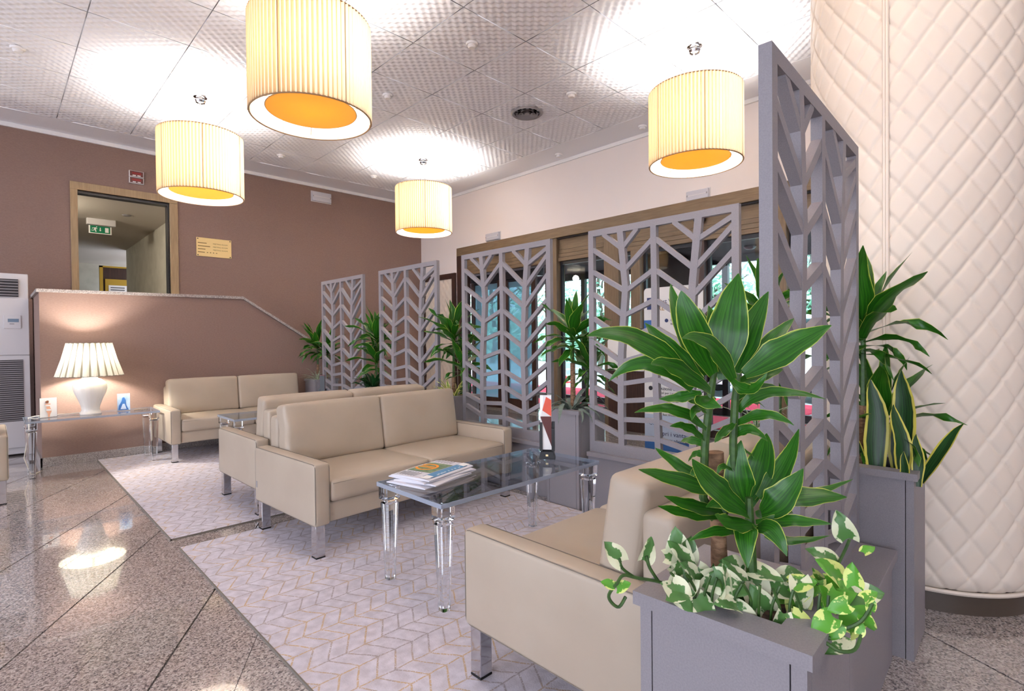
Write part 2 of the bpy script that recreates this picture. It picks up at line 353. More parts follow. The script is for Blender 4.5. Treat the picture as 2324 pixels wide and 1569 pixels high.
def rbox(hx, hy, hz, r, n=4, puff=(0, 0, 0), wrinkle=0.0):
    """rounded, softly swollen box centred on the origin"""
    def axis(h):
        a = [-h, -h + 0.12 * r, -h + 0.4 * r, -h + r]
        inner = [-h + r + (2 * h - 2 * r) * k / n for k in range(1, n)]
        return a + inner + [-v for v in reversed(a)]
    H = (hx, hy, hz); A = [axis(h) for h in H]; vs = {}; mb = MB()
    def vert(p):
        key = tuple(round(c, 5) for c in p)
        if key in vs: return vs[key]
        q = [max(-h + r, min(h - r, c)) for c, h in zip(p, H)]
        d = [a - b for a, b in zip(p, q)]; ln = math.sqrt(sum(c * c for c in d)) or 1
        q = [a + r * b / ln for a, b in zip(q, d)]
        for k in range(3):
            o1, o2 = (k + 1) % 3, (k + 2) % 3
            fl = (1 - (p[o1] / H[o1]) ** 2) * (1 - (p[o2] / H[o2]) ** 2)
            if abs(p[k]) > H[k] - 1e-6: q[k] += math.copysign(puff[k] * fl, p[k])
        if wrinkle:
            q[1] += wrinkle * math.sin(26 * (q[0] * 0.7 + q[2]) + 3 * math.sin(6 * q[0])) * max(0.0, 1 - (q[0] + hx) / (1.1 * hx))
        vs[key] = len(mb.v); mb.v.append(tuple(q)); return vs[key]
    for k in range(3):
        o1, o2 = (k + 1) % 3, (k + 2) % 3
        for sgn in (-1, 1):
            for i in range(len(A[o1]) - 1):
                for j in range(len(A[o2]) - 1):
                    c = []
                    for a, b in ((i, j), (i + 1, j), (i + 1, j + 1), (i, j + 1)):
                        p = [0, 0, 0]; p[k] = sgn * H[k]; p[o1] = A[o1][a]; p[o2] = A[o2][b]; c.append(vert(p))
                    mb.f.append(tuple(c if sgn > 0 else reversed(c)))
    return mb
def shift(mb, dx, dy, dz): mb.v = [(x + dx, y + dy, z + dz) for x, y, z in mb.v]; return mb
def text_obj(name, body, size, mtx, material, parent=None, align='LEFT', space=1.0, extrude=0.0006):
    cu = bpy.data.curves.new(name, 'FONT'); cu.body = body; cu.size = size; cu.align_x = align; cu.extrude = extrude; cu.space_character = space
    cu.resolution_u = 2
    tmp = bpy.data.objects.new(name, cu); COL.objects.link(tmp)
    dg = bpy.context.evaluated_depsgraph_get(); me = bpy.data.meshes.new_from_object(tmp.evaluated_get(dg))
    bpy.data.objects.remove(tmp); bpy.data.curves.remove(cu)
    me.materials.clear(); me.materials.append(MATS[material]); me.name = name
    me.transform(mtx); return obj(name, me, parent)
def face_mtx(origin, right, up):
    """writing plane: x to the right, y up"""
    r = Vector(right).normalized(); u = Vector(up).normalized(); n = r.cross(u); o = Vector(origin)
    return Matrix(((r.x, u.x, n.x, o.x), (r.y, u.y, n.y, o.y), (r.z, u.z, n.z, o.z), (0, 0, 0, 1)))
# ================================================================== ROOM SHELL
XB, YA, ZC = 6.8, 9.77, 4.304
X0, Y0 = -8.0, -8.0
# ---- floor: long granite slabs laid at an angle
def clip(poly, a, b, c):
    """keep the part of poly where a*x + b*y <= c"""
    out = []
    for i, p in enumerate(poly):
        q = poly[(i + 1) % len(poly)]; dp = a * p[0] + b * p[1] - c; dq = a * q[0] + b * q[1] - c
        if dp <= 0: out.append(p)
        if dp * dq < 0: t = dp / (dp - dq); out.append((p[0] + t * (q[0] - p[0]), p[1] + t * (q[1] - p[1])))
    return out
floor = struct(MB().box(X0, XB, Y0, YA, -0.06, -0.012).build('floor', 'black_plastic'), 'speckled pink grey polished granite floor laid in angled slabs')
ang = math.radians(59.5); nx, ny = -math.sin(ang), math.cos(ang)
k = -22
for k in range(-30, 30):
    lo = 0.893 + 0.3275 * k; gap0 = 0.0045 if k % 2 == 0 else 0.0012; gap1 = 0.0045 if (k + 1) % 2 == 0 else 0.0012
    poly = [(X0, Y0), (XB, Y0), (XB, YA), (X0, YA)]
    poly = clip(poly, nx, ny, lo + 0.3275 - gap1)
    if len(poly) >= 3: poly = clip(poly, -nx, -ny, -(lo + gap0))
    if len(poly) >= 3: MB().prism(poly, -0.02, 0.0).build('floor_slab', 'granite', floor)

# ---- ceiling: dimpled square tiles
ceil = struct(MB().box(X0, XB, Y0, YA, ZC + 0.014, ZC + 0.06).build('ceiling', 'ceiling_joint'), 'white ceiling of square tiles with a rippled dimple relief')
TX, TY = 0.795, 0.785
tile = MB(); n = 60
for j in range(n + 1):
    for i in range(n + 1):
        u, v = i / n, j / n; x, y = (u - 0.5) * (TX - 0.009), (v - 0.5) * (TY - 0.009)
        e = min(1, min(u, 1 - u, v, 1 - v) / 0.03)
        z = 0.009 * e * (math.sin(2 * math.pi * 8 * u) * math.sin(2 * math.pi * 8 * v))
        tile.v.append((x, y, z))
tile.f = [(j * (n + 1) + i, (j + 1) * (n + 1) + i, (j + 1) * (n + 1) + i + 1, j * (n + 1) + i + 1) for j in range(n) for i in range(n)]
b0 = len(tile.v); hx, hy = (TX - 0.009) / 2, (TY - 0.009) / 2
tile.add([(-hx, -hy, 0.012), (hx, -hy, 0.012), (hx, hy, 0.012), (-hx, hy, 0.012)], [(0, 1, 2, 3)])
c4 = [0, n, (n + 1) * (n + 1) - 1, (n + 1) * n]
for q in range(4): tile.f.append((c4[q], c4[(q + 1) % 4], b0 + (q + 1) % 4, b0 + q))
tile_me = tile.mesh('ceiling_tile', 'ceiling_tile', smooth='all')
for i in range(-4, 8):
    for j in range(-6, 10):
        x, y = 0.66 + TX * (i + 0.5), 2.11 + TY * (j + 0.5)
        if x + hx > XB or x - hx < X0 or y - hy < Y0: continue
        if y + hy > YA + 0.001: continue
        obj('ceiling_tile', tile_me, ceil, (x, y, ZC))
# border strips where whole tiles do not fit
xe = 0.66 + TX * 7; ye = 2.11 + TY * 9; xs_, ys_ = 0.66 - TX * 4, 2.11 - TY * 6
MB().box(X0, xs_, Y0, YA, ZC - 0.002, ZC + 0.012).build('ceiling_border', 'ceiling_tile', ceil)
MB().box(xs_, xe, Y0, ys_, ZC - 0.002, ZC + 0.012).build('ceiling_border', 'ceiling_tile', ceil)
MB().box(xe, XB, Y0, YA, ZC - 0.002, ZC + 0.012).build('ceiling_border', 'ceiling_tile', ceil)
if YA - ye > 0.01: MB().box(X0, xe, ye, YA, ZC - 0.002, ZC + 0.012).build('ceiling_border', 'ceiling_tile', ceil)

# ---- wall with the stair landing and the corridor door
DX0, DX1, DZ = 0.913, 2.04, 3.545
w = MB().box(X0, DX0, YA, YA + 0.2, 0, ZC).box(DX1, XB, YA, YA + 0.2, 0, ZC).box(DX0, DX1, YA, YA + 0.2, DZ, ZC).box(DX0, DX1, YA, YA + 0.2, 0, 1.4)
wall_left = struct(w.build('wall_left', 'wall_brown'), 'brown textured wall behind the stair landing')
struct(MB().box(X0, XB, YA - 0.03, YA, ZC - 0.055, ZC - 0.002).build('trim_1', 'white'), 'white cornice strip above the brown wall')
struct(MB().box(XB - 0.03, XB, Y0, YA - 0.03, ZC - 0.055, ZC - 0.002).build('trim_2', 'white'), 'white cornice strip above the white wall')
# ---- white wall with the entrance opening
OY0, OY1, OZ = 0.9, 8.47, 3.19
w = MB().box(XB, XB + 0.25, Y0, YA + 0.2, OZ, ZC).box(XB, XB + 0.25, OY1, YA + 0.2, 0, OZ).box(XB, XB + 0.25, Y0, OY0, 0, OZ)
wall_right = struct(w.build('wall_right', 'wall_white'), 'off-white wall above the glazed entrance')

struct(MB().box(X0, XB + 0.25, Y0 - 0.2, Y0, 0, ZC).build('wall_back', 'wall_white'), 'off-white lobby wall behind the viewer')
# ---- door frame and corridor behind the brown wall
d1 = struct(bpy.data.objects.new('door_2', None), 'open doorway with a pale wooden frame above the stair landing'); COL.objects.link(d1); d1.location = (1.48, YA, 1.4)
def part(mb, name, material, parent, **kw):
    o = mb.build(name, material, parent, **kw); o.matrix_parent_inverse = Matrix.Translation(-Vector(parent.location)) if parent.rotation_euler.z == 0 else parent.matrix_world.inverted(); return o
for a, b in ((0.831, DX0), (DX1, 2.15)): part(MB().box(a, b, YA - 0.03, YA + 0.2, 1.4, 3.545), 'jamb', 'door_wood', d1, bevel=0.004)
part(MB().box(0.831, 2.15, YA - 0.03, YA + 0.2, DZ, 3.655), 'lintel', 'door_wood', d1, bevel=0.004)
part(MB().box(DX0, DX1, YA + 0.02, YA + 0.16, DZ - 0.04, DZ), 'head_rebate', 'black_frame', d1)
part(MB().box(DX1 - 0.025, DX1, YA + 0.02, YA + 0.16, 1.4, DZ - 0.04), 'side_rebate', 'black_frame', d1)
CZ = 3.575
cw = struct(MB().box(-1.5, 4, YA + 0.2, 19, CZ, CZ + 0.1).build('ceiling_corridor', 'corridor_ceiling'), 'pale ceiling of the corridor')
struct(MB().box(2.35, 2.5, YA + 0.2, 15.6, 1.4, CZ).build('wall_corridor_right', 'corridor'), 'pale corridor wall running away from the doorway')
struct(MB().box(-1.5, -1.35, YA + 0.2, 19, 1.4, CZ).build('wall_corridor_left', 'corridor'), 'pale far side wall of the corridor')
struct(MB().box(-1.5, 4, 18.8, 19, 1.4, CZ).build('wall_corridor_end', 'corridor'), 'pale wall closing the corridor')
struct(MB().box(-1.5, 4, YA + 0.2, 19, 1.3, 1.4).build('floor_corridor', 'wood_dark'), 'brown corridor floor')
MB_ = MB
# a brown door with a yellow frame at the corridor's far end
fd = struct(bpy.data.objects.new('door_3', None), 'dark brown door in a yellow frame at the end of the corridor'); COL.objects.link(fd); fd.location = (2.3, 17.3, 1.4)
part(MB().box(2.10, 3.0, 17.3, 17.36, 1.4, 3.32), 'leaf', 'wood_dark', fd)
part(MB().box(2.03, 2.10, 17.26, 17.36, 1.4, 3.36), 'jamb', 'yellow_wood', fd)
part(MB().box(3.0, 3.07, 17.26, 17.36, 1.4, 3.36), 'jamb', 'yellow_wood', fd)
part(MB().box(2.03, 3.07, 17.26, 17.36, 3.32, 3.36), 'head', 'yellow_wood', fd)
nb = thing('notice_frame', 'yellow framed notice hanging on the brown corridor door', 'notice', (2.4, 17.28, 2.2))
part(MB().box(2.14, 2.66, 17.24, 17.29, 2.2, 3.02), 'frame', 'yellow_wood', nb, bevel=0.004)
part(MB().box(2.21, 2.6, 17.23, 17.24, 2.26, 2.86), 'sheet', 'paper', nb)
for q in range(3): part(MB().box(2.25, 2.55, 17.225, 17.23, 2.79 - 0.06 * q, 2.81 - 0.06 * q), 'text_line', 'ink', nb)
tag(MB().box(1.24, 1.42, 15.9, 15.95, 2.72, 3.0).build('wall_box', 'white', bevel=0.006), 'small white box at the left of the corridor, behind the doorway', 'box')
struct(MB().box(0.3, 1.42, 15.95, 16.1, 1.4, 3.2).build('wall_corridor_return', 'corridor'), 'short pale return wall in the corridor')
for q, (sx, sy) in enumerate(((1.72, 11.3), (1.75, 13.6))):
    tag(MB().lathe([(0.0, CZ - 0.02), (0.05, CZ - 0.02), (0.07, CZ - 0.004), (0.07, CZ)], 16, sx, sy).build('corridor_downlight', 'ac_grey', smooth=True), ('round downlight in the corridor ceiling above the exit sign', 'round downlight in the corridor ceiling beyond the exit sign')[q], 'downlight')
cl = bpy.data.lights.new('corridor_fill_light', 'POINT'); cl.energy = 48; cl.color = (1, 0.9, 0.74); cl.shadow_soft_size = 0.1  # hidden fill light added to brighten the corridor and its exit sign
clo = bpy.data.objects.new('corridor_fill_light', cl); COL.objects.link(clo); clo.location = (0.2, 10.9, 3.3)
# exit sign
ex = thing('exit_sign', 'green exit sign with running figure hanging in the corridor', 'exit sign', (1.45, 12.0, CZ))
sp = at_z(196, 500, CZ); EY = 12.0
def ey(px, py): p = at_y(px, py, EY); return p.x, p.z
(xa, za), (xb, zb) = ey(196, 499), ey(262, 516)
part(MB().box(xa, xb, EY - 0.05, EY + 0.05, zb + 0.0, CZ), 'housing', 'ac_white', ex, bevel=0.006)
(xa, za), (xb, zb) = ey(201, 511), ey(253, 534)
part(MB().box(xa, xb, EY - 0.012, EY, zb, za), 'panel', 'white', ex)
gx0, gx1, gz0, gz1 = xa + 0.02, xb - 0.02, zb + 0.012, za
part(MB().box(gx0, gx1, EY - 0.016, EY - 0.012, gz0, gz1), 'green_field', 'exit_green', ex)
w_, h_ = gx1 - gx0, gz1 - gz0
def gp(poly): return [(gx0 + u * w_, gz0 + v * h_) for u, v in poly]
part(MB().prism(gp([(0.74, 0.15), (0.92, 0.15), (0.92, 0.82), (0.74, 0.82)]), EY - 0.019, EY - 0.016, 'y'), 'door_symbol', 'white', ex)
part(MB().prism(gp([(0.48, 0.78), (0.52, 0.78), (0.52, 0.45), (0.56, 0.45), (0.50, 0.25), (0.44, 0.45), (0.48, 0.45)]), EY - 0.019, EY - 0.016, 'y'), 'arrow_symbol', 'white', ex)
fig = MB()
for pl in ([(0.29, 0.78), (0.34, 0.78), (0.35, 0.9), (0.30, 0.9)], [(0.17, 0.72), (0.30, 0.76), (0.28, 0.42), (0.2, 0.45)], [(0.2, 0.45), (0.28, 0.44), (0.31, 0.14), (0.25, 0.14), (0.24, 0.34)], [(0.2, 0.46), (0.24, 0.4), (0.14, 0.26), (0.05, 0.3), (0.06, 0.36), (0.13, 0.34)], [(0.27, 0.68), (0.36, 0.6), (0.36, 0.54), (0.26, 0.6)], [(0.18, 0.7), (0.1, 0.68), (0.08, 0.54), (0.11, 0.54), (0.13, 0.62), (0.19, 0.64)]):
    fig.prism(gp(pl), EY - 0.019, EY - 0.016, 'y')
part(fig, 'running_figure', 'white', ex)

# ---- stair landing block with sloping parapet
PY = 7.735
prof = [(0.38, 0.0), (4.1, 0.0), (4.1, 0.86), (3.33, 1.375), (2.452, 1.93), (0.38, 1.915)]
wall_stair = struct(MB().prism(prof, PY, PY + 0.14, 'y').box(0.38, 0.5, PY + 0.14, 9.0, 0, 1.915).build('wall_stair', 'wall_brown'), 'brown textured stair parapet with a sloping end')
cp = MB()
top = [(0.355, 1.915), (2.455, 1.93), (3.335, 1.375), (4.12, 0.86)]
for (xa, za), (xb, zb) in zip(top, top[1:]):
    cp.prism([(xa, za), (xb, zb), (xb, zb + 0.035), (xa, za + 0.035)], PY - 0.025, PY + 0.165, 'y')
cp.box(0.355, 0.525, PY + 0.165, 9.0, 1.915, 1.95)
cp.build('coping', 'granite_trim', wall_stair)
MB().box(0.365, 4.1, PY - 0.018, PY, 0, 0.1).build('plinth', 'granite_trim', wall_stair)
MB().box(0.362, 0.38, PY - 0.018, 9.0, 0, 0.1).build('plinth', 'granite_trim', wall_stair)
st = struct(MB().box(0.5, 2.4, PY + 0.14, YA, 1.3, 1.4).build('floor_landing', 'granite'), 'granite stair landing behind the parapet')
for q in range(8): MB().box(2.4 + 0.27 * q, 2.4 + 0.27 * (q + 1), PY + 0.14, YA, 0, 1.4 - 0.165 * (q + 1)).build('stair_step', 'granite', st)

# ================================================================== ENTRANCE
en = bpy.data.objects.new('door_1', None); COL.objects.link(en); en.location = (XB, 4.7, 0); struct(en, 'wood-framed glazed hotel entrance in the white wall')
def P(mb, name, material, **kw): return part(mb, name, material, en, **kw)
P(MB().box(XB - 0.05, XB + 0.2, OY0, OY1, 3.03, OZ), 'head_beam', 'wood_head', bevel=0.004)
P(MB().box(XB - 0.05, XB + 0.2, OY1 - 0.13, OY1, 0, 3.03), 'jamb', 'wood_dark', bevel=0.004)
P(MB().box(XB - 0.05, XB + 0.2, OY0, OY0 + 0.12, 0, 3.03), 'jamb', 'wood_frame', bevel=0.004)
posts = [(5.84, 6.05, 'wood_frame'), (4.61, 4.88, 'wood_frame'), (4.24, 4.40, 'wood_frame'), (3.26, 3.42, 'wood_dark'), (2.24, 2.40, 'wood_frame')]
for a, b, mm in posts:
    z1 = 3.03 if (b - a) > 0.2 or a < 2.3 else 2.64
    P(MB().box(XB - 0.02, XB + 0.2, a, b, 0, z1), 'post', mm, bevel=0.006)
for a, b in ((6.05, OY1 - 0.13), (4.88, 5.84), (2.40, 4.61), (OY0 + 0.12, 2.24)):
    P(MB().box(XB + 0.06, XB + 0.1, a, b, 2.84, 3.03), 'fascia_panel', 'wood_head'); P(MB().box(XB + 0.0, XB + 0.062, a, b, 3.012, 3.0295), 'painted_shadow_line', 'black_frame')  # black strip paints in the shadow line under the head beam
    for q in range(3): P(MB().box(XB + 0.05 - 0.012 * q, XB + 0.14, a, b, 2.645 + 0.065 * (2 - q), 2.705 + 0.065 * (2 - q)), 'fascia_board', 'wood_head', bevel=0.003)
for a, b in ((4.88, 5.84), (4.40, 4.61), (3.42, 4.24), (2.40, 3.26), (OY0 + 0.12, 2.24)):
    P(MB().box(XB + 0.1, XB + 0.108, a, b, 0.1, 2.645), 'glass_pane', 'pane')
    P(MB().box(XB + 0.08, XB + 0.13, a, b, 0.0, 0.1), 'bottom_rail', 'wood_dark')
    P(MB().box(XB + 0.08, XB + 0.13, a, b, 2.59, 2.645), 'top_rail', 'black_frame')
    for s0 in (a, b - 0.04): P(MB().box(XB + 0.08, XB + 0.13, s0, s0 + 0.04, 0.1, 2.59), 'pane_stile', 'black_frame')
# glazed door leaves of the left bay
DXL = 7.12
def yy(px): return at_x(px, 760, DXL).y
leafs = [(1076, 1140, 0.0), (1141, 1207, 0.0), (1208, 1218, 0.05)]
for q, (a, b, dx) in enumerate(((1070, 1138, 0), (1140, 1211, 0.06))):
    ya, yb = yy(b), yy(a); x = DXL + dx
    for s0, s1 in ((ya, ya + 0.11), (yb - 0.1, yb)): P(MB().box(x, x + 0.06, s0, s1, 0, 2.62), 'door_stile', 'wood_dark', bevel=0.004)
    P(MB().box(x, x + 0.06, ya + 0.11, yb - 0.1, 0, 0.2), 'door_rail', 'wood_dark'); P(MB().box(x, x + 0.06, ya + 0.11, yb - 0.1, 2.45, 2.62), 'door_rail', 'black_frame')
    P(MB().box(x + 0.025, x + 0.033, ya + 0.11, yb - 0.1, 0.2, 2.45), 'glass_pane', 'pane_blue')
ya = yy(1238); P(MB().box(DXL, DXL + 0.06, 6.05, ya, 0, 2.62), 'door_stile', 'wood_dark')
P(MB().box(DXL - 0.02, DXL + 0.1, yy(1226), OY1, 2.5, 2.64), 'door_track', 'black_frame')
# porch
struct(MB().box(XB, 9.1, 0, 11, -0.06, 0.0).build('floor_porch', 'granite_pale'), 'pale granite floor of the entrance porch')
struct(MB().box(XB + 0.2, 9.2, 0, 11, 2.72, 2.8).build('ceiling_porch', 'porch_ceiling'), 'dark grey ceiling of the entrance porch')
og = bpy.data.objects.new('window_1', None); COL.objects.link(og); og.location = (9.0, 5, 0); struct(og, 'black framed glazing on the far side of the porch')
for my in (0.4, 2.2, 3.95, 5.5, 7.0, 8.7, 10.4): part(MB().box(8.97, 9.05, my - 0.05, my + 0.05, 0, 2.72), 'mullion', 'black_frame', og)
part(MB().box(8.97, 9.05, 0, 11, 2.6, 2.72), 'head_rail', 'black_frame', og); part(MB().box(8.97, 9.05, 0, 11, 0, 0.12), 'sill_rail', 'black_frame', og)
ms = [0.4, 2.2, 3.95, 5.5, 7.0, 8.7, 10.4]
for a, b in zip(ms, ms[1:]): part(MB().box(9.005, 9.012, a + 0.05, b - 0.05, 0.12, 2.6), 'glass_pane', 'pane', og)
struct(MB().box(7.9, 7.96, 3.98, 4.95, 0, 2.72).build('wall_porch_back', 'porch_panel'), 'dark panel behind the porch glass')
tag(MB().box(7.55, 8.75, 0.6, 10.6, 0.0, 0.015).build('red_carpet', 'red_carpet'), 'long red carpet runner laid in the entrance porch', 'carpet')
tag(MB().box(9.3, 11.4, 3.0, 13.5, -0.029, 0.0).build('outdoor_carpet', 'red_carpet'), 'red carpet lying outside beyond the black window frames', 'carpet')
# dome cameras
for q, (px, py, lab) in enumerate(((1587, 505, 'black dome camera under the wooden fascia above the banner'), (1127, 578, 'black dome camera under the fascia above the glass door leaves'))):
    p = at_x(px, py, XB + 0.0); r = 0.085
    t = thing('dome_camera', lab, 'camera', (p.x, p.y, p.z + 0.06))
    MB().lathe([(r * math.cos(a), -r * math.sin(a)) for a in [k * math.pi / 16 for k in range(0, 9)]], 20).build('dome', 'black_plastic', t, smooth=True)
    MB().lathe([(r * 1.1, 0.0), (r * 1.1, 0.03)], 20).build('collar', 'black_frame', t, smooth=True)
    MB().box(-0.02, 0.08, -0.03, 0.03, 0.01, 0.05).build('bracket', 'black_frame', t)
p = at_z(1702, 558, 2.72)
tag(MB().lathe([(0.0, 2.66), (0.06, 2.67), (0.09, 2.70), (0.09, 2.72)], 16, p.x, p.y).build('porch_downlight', 'black_plastic', smooth=True), 'small round spotlight on the dark porch ceiling', 'downlight')
# quilted door next to the corner
qd = bpy.data.objects.new('door_4', None); COL.objects.link(qd); qd.location = (XB, 9.1, 0); struct(qd, 'cream quilted door in a dark brown frame beside the room corner')
part(MB().box(XB - 0.05, XB, 8.54, 8.64, 0, 2.60), 'jamb', 'wood_dark', qd); part(MB().box(XB - 0.05, XB, 9.6, 9.70, 0, 2.60), 'jamb', 'wood_dark', qd)
part(MB().box(XB - 0.05, XB, 8.54, 9.70, 2.60, 2.71), 'lintel', 'wood_dark', qd)
qm = MB(); nu, nv = 40, 96; PV, PU = 0.19, 0.135
for j in range(nv + 1):
    for i in range(nu + 1):
        u, v = 8.64 + 0.96 * i / nu, 0.02 + 2.58 * j / nv
        a = math.pi * (u / PU + v / PV); b = math.pi * (u / PU - v / PV)
        qm.v.append((XB - 0.008 - 0.02 * (abs(math.sin(a)) * abs(math.sin(b))) ** 0.4, u, v))
qm.f = [(j * (nu + 1) + i, j * (nu + 1) + i + 1, (j + 1) * (nu + 1) + i + 1, (j + 1) * (nu + 1) + i) for j in range(nv) for i in range(nu)]
part(qm, 'quilted_leaf', 'cream_leather', qd, smooth='all')

# ================================================================== OUTDOORS
struct(MB().box(-60, X0, -60, 60, -0.12, -0.03).box(X0, 9.1, -60, Y0, -0.12, -0.03).box(9.1, 60, -60, 60, -0.12, -0.03).build('ground_outside', 'asphalt'), 'pale paved ground outside the entrance')
def foliage_mesh(n, fn, size):
    mb = MB()
    for _ in range(n):
        c = Vector(fn()); a = Vector((random.gauss(0, 1), random.gauss(0, 1), random.gauss(0, 1))).normalized(); b = a.orthogonal().normalized(); s = size * random.uniform(0.6, 1.4)
        mb.add([c - a * s, c + b * s * 0.5, c + a * s, c - b * s * 0.5], [(0, 1, 2, 3)])
    return mb
def tree(x, y, h, cr, label, n=2200, thin=False):
    t = thing('tree', label, 'tree', (x, y, -0.03), 0, 'trees outside the entrance')
    pts = [(0.15 * math.sin(z), 0.1 * math.cos(2 * z), z) for z in [h * k / 8 for k in range(9)]]
    MB().tube(pts, [0.16 * (1 - 0.8 * k / 8) * (0.7 if thin else 1) for k in range(9)], 8).build('trunk', 'bark', t, smooth=True)
    br = MB()
    for k in range(9):
        z = h * random.uniform(0.3, 0.9); a = random.uniform(0, 6.28); l = cr * random.uniform(0.6, 1.1)
        br.tube([(0.1, 0, z), (0.5 * l * math.cos(a), 0.5 * l * math.sin(a), z + 0.25 * l), (l * math.cos(a), l * math.sin(a), z + 0.6 * l)], [0.05, 0.035, 0.015], 5)
    br.build('branch_work', 'bark', t)
    def pt():
        a = random.uniform(0, 6.28); r = cr * math.sqrt(random.random()); z = random.uniform(0.15 * h, 1.02 * h)
        r *= 0.35 + 0.65 * math.sin(math.pi * min(1, z / h))
        return (r * math.cos(a), r * math.sin(a), z)
    f = foliage_mesh(n, pt, 0.13).build('foliage', 'foliage', t); f['kind'] = 'stuff'
for k, a in enumerate([(15.0, 13.2, 6.5, 0.8, 'slim ivy-clad tree seen left of the black mullion', 800, True), (17.4, 12.7, 7, 0.8, 'bare branched slim tree seen through the middle bay', 500, True), (18, 17.2, 7, 2.2, 'leafy tree behind the frosted door leaves', 1500), (19.5, 10.6, 6.5, 1.6, 'leafy tree behind the wide wooden post', 1700),
                       (16.6, 8.0, 5.5, 1.5, 'dense tree behind the dark post of the right bay', 1900), (17.2, 4.9, 5.5, 1.5, 'dense tree above the white car roof', 2000), (16.0, 1.7, 5.5, 1.5, 'tree seen beside the quilted column', 1700), (20.5, 22.5, 8, 2.8, 'broad tree farthest to the left outside', 1800)]):
    tree(*a)
hb = foliage_mesh(9000, lambda: (random.uniform(24, 26.5), random.uniform(-4, 36), 4.6 * random.random() ** 1.3), 0.2)
hb.add([(25, -4, -0.03), (25, 36, -0.03), (25.6, 36, 3.0), (25.6, -4, 3.0)], [(0, 1, 2, 3)])
hd = hb.build('hedge_bank', 'foliage'); hd['kind'] = 'stuff'; tag(hd, 'pale green leafy hedge bank along the far side of the forecourt', 'hedge')
# white car
car = thing('car', 'white parked car outside the right bay of the entrance', 'car', (12.6, 4.6, -0.03), 0)
body = [(-2.3, 0.3), (2.3, 0.3), (2.35, 0.75), (2.2, 1.0), (1.25, 1.12), (-1.9, 1.15), (-2.25, 0.95)]
MB().prism(body, -0.85, 0.85, 'x').build('body', 'car_white', car, bevel=0.05, seg=3, smooth=True)
cab = [(-1.95, 1.14), (1.2, 1.12), (0.55, 1.72), (-1.6, 1.74)]
MB().prism([(-1.6, 1.72), (0.57, 1.70), (0.5, 1.8), (-1.5, 1.83)], -0.68, 0.68, 'x').build('roof', 'car_white', car, bevel=0.03, smooth=True)
MB().prism(cab, -0.72, 0.72, 'x').build('window_band', 'car_glass', car, bevel=0.03, smooth=True)
for yq in (-1.9, -0.55, 0.55): MB().prism([(yq - 0.04, 1.14), (yq + 0.04, 1.14), (yq + 0.06 if yq < 0 else yq, 1.72), (yq - 0.02 if yq < 0 else yq - 0.08, 1.72)], -0.74, 0.74, 'x').build('pillar', 'car_white', car)
for sx in (-0.86, 0.66):
    for sy in (-1.45, 1.45):
        wh = MB(); wh.lathe([(0.0, 0), (0.33, 0), (0.33, 0.2), (0.0, 0.2)], 20); wh.v = [(sx + z, sy + x, 0.33 + y) for x, y, z in wh.v]; wh.build('wheel', 'tyre', car, smooth=True)
MB().box(-0.98, -0.84, 0.85, 1.0, 1.1, 1.25).build('mirror', 'car_white', car, bevel=0.03, smooth=True)
# traffic cone
tc = thing('traffic_cone', 'red and white traffic cone standing outside the middle bay', 'traffic cone', (12.7, 10.75, -0.03))
MB().box(-0.22, 0.22, -0.22, 0.22, 0, 0.04).build('base', 'cone_red', tc)
for q, (z0, z1) in enumerate(((0.04, 0.22), (0.22, 0.36), (0.36, 0.5), (0.5, 0.62), (0.62, 0.8))):
    MB().lathe([(0.19 - 0.19 * z0, z0), (0.19 - 0.19 * z1, z1)], 20).build('band', 'cone_red' if q % 2 == 0 else 'white', tc, smooth=True)
# railing
rl = thing('railing', 'thin metal railing in front of the hedge outside', 'railing', (22.5, 7, 0))
for k in range(40): MB().tube([(0, -3 + 0.22 * k, -0.03), (0, -3 + 0.22 * k, 2.9)], 0.015, 4).build('baluster', 'ac_grey', rl)
MB().tube([(0, -3.1, 2.9), (0, 5.8, 2.9)], 0.025, 6).build('top_rail', 'ac_grey', rl); MB().tube([(0, -3.1, 0.95), (0, 5.8, 0.95)], 0.025, 6).build('bottom_rail', 'ac_grey', rl)
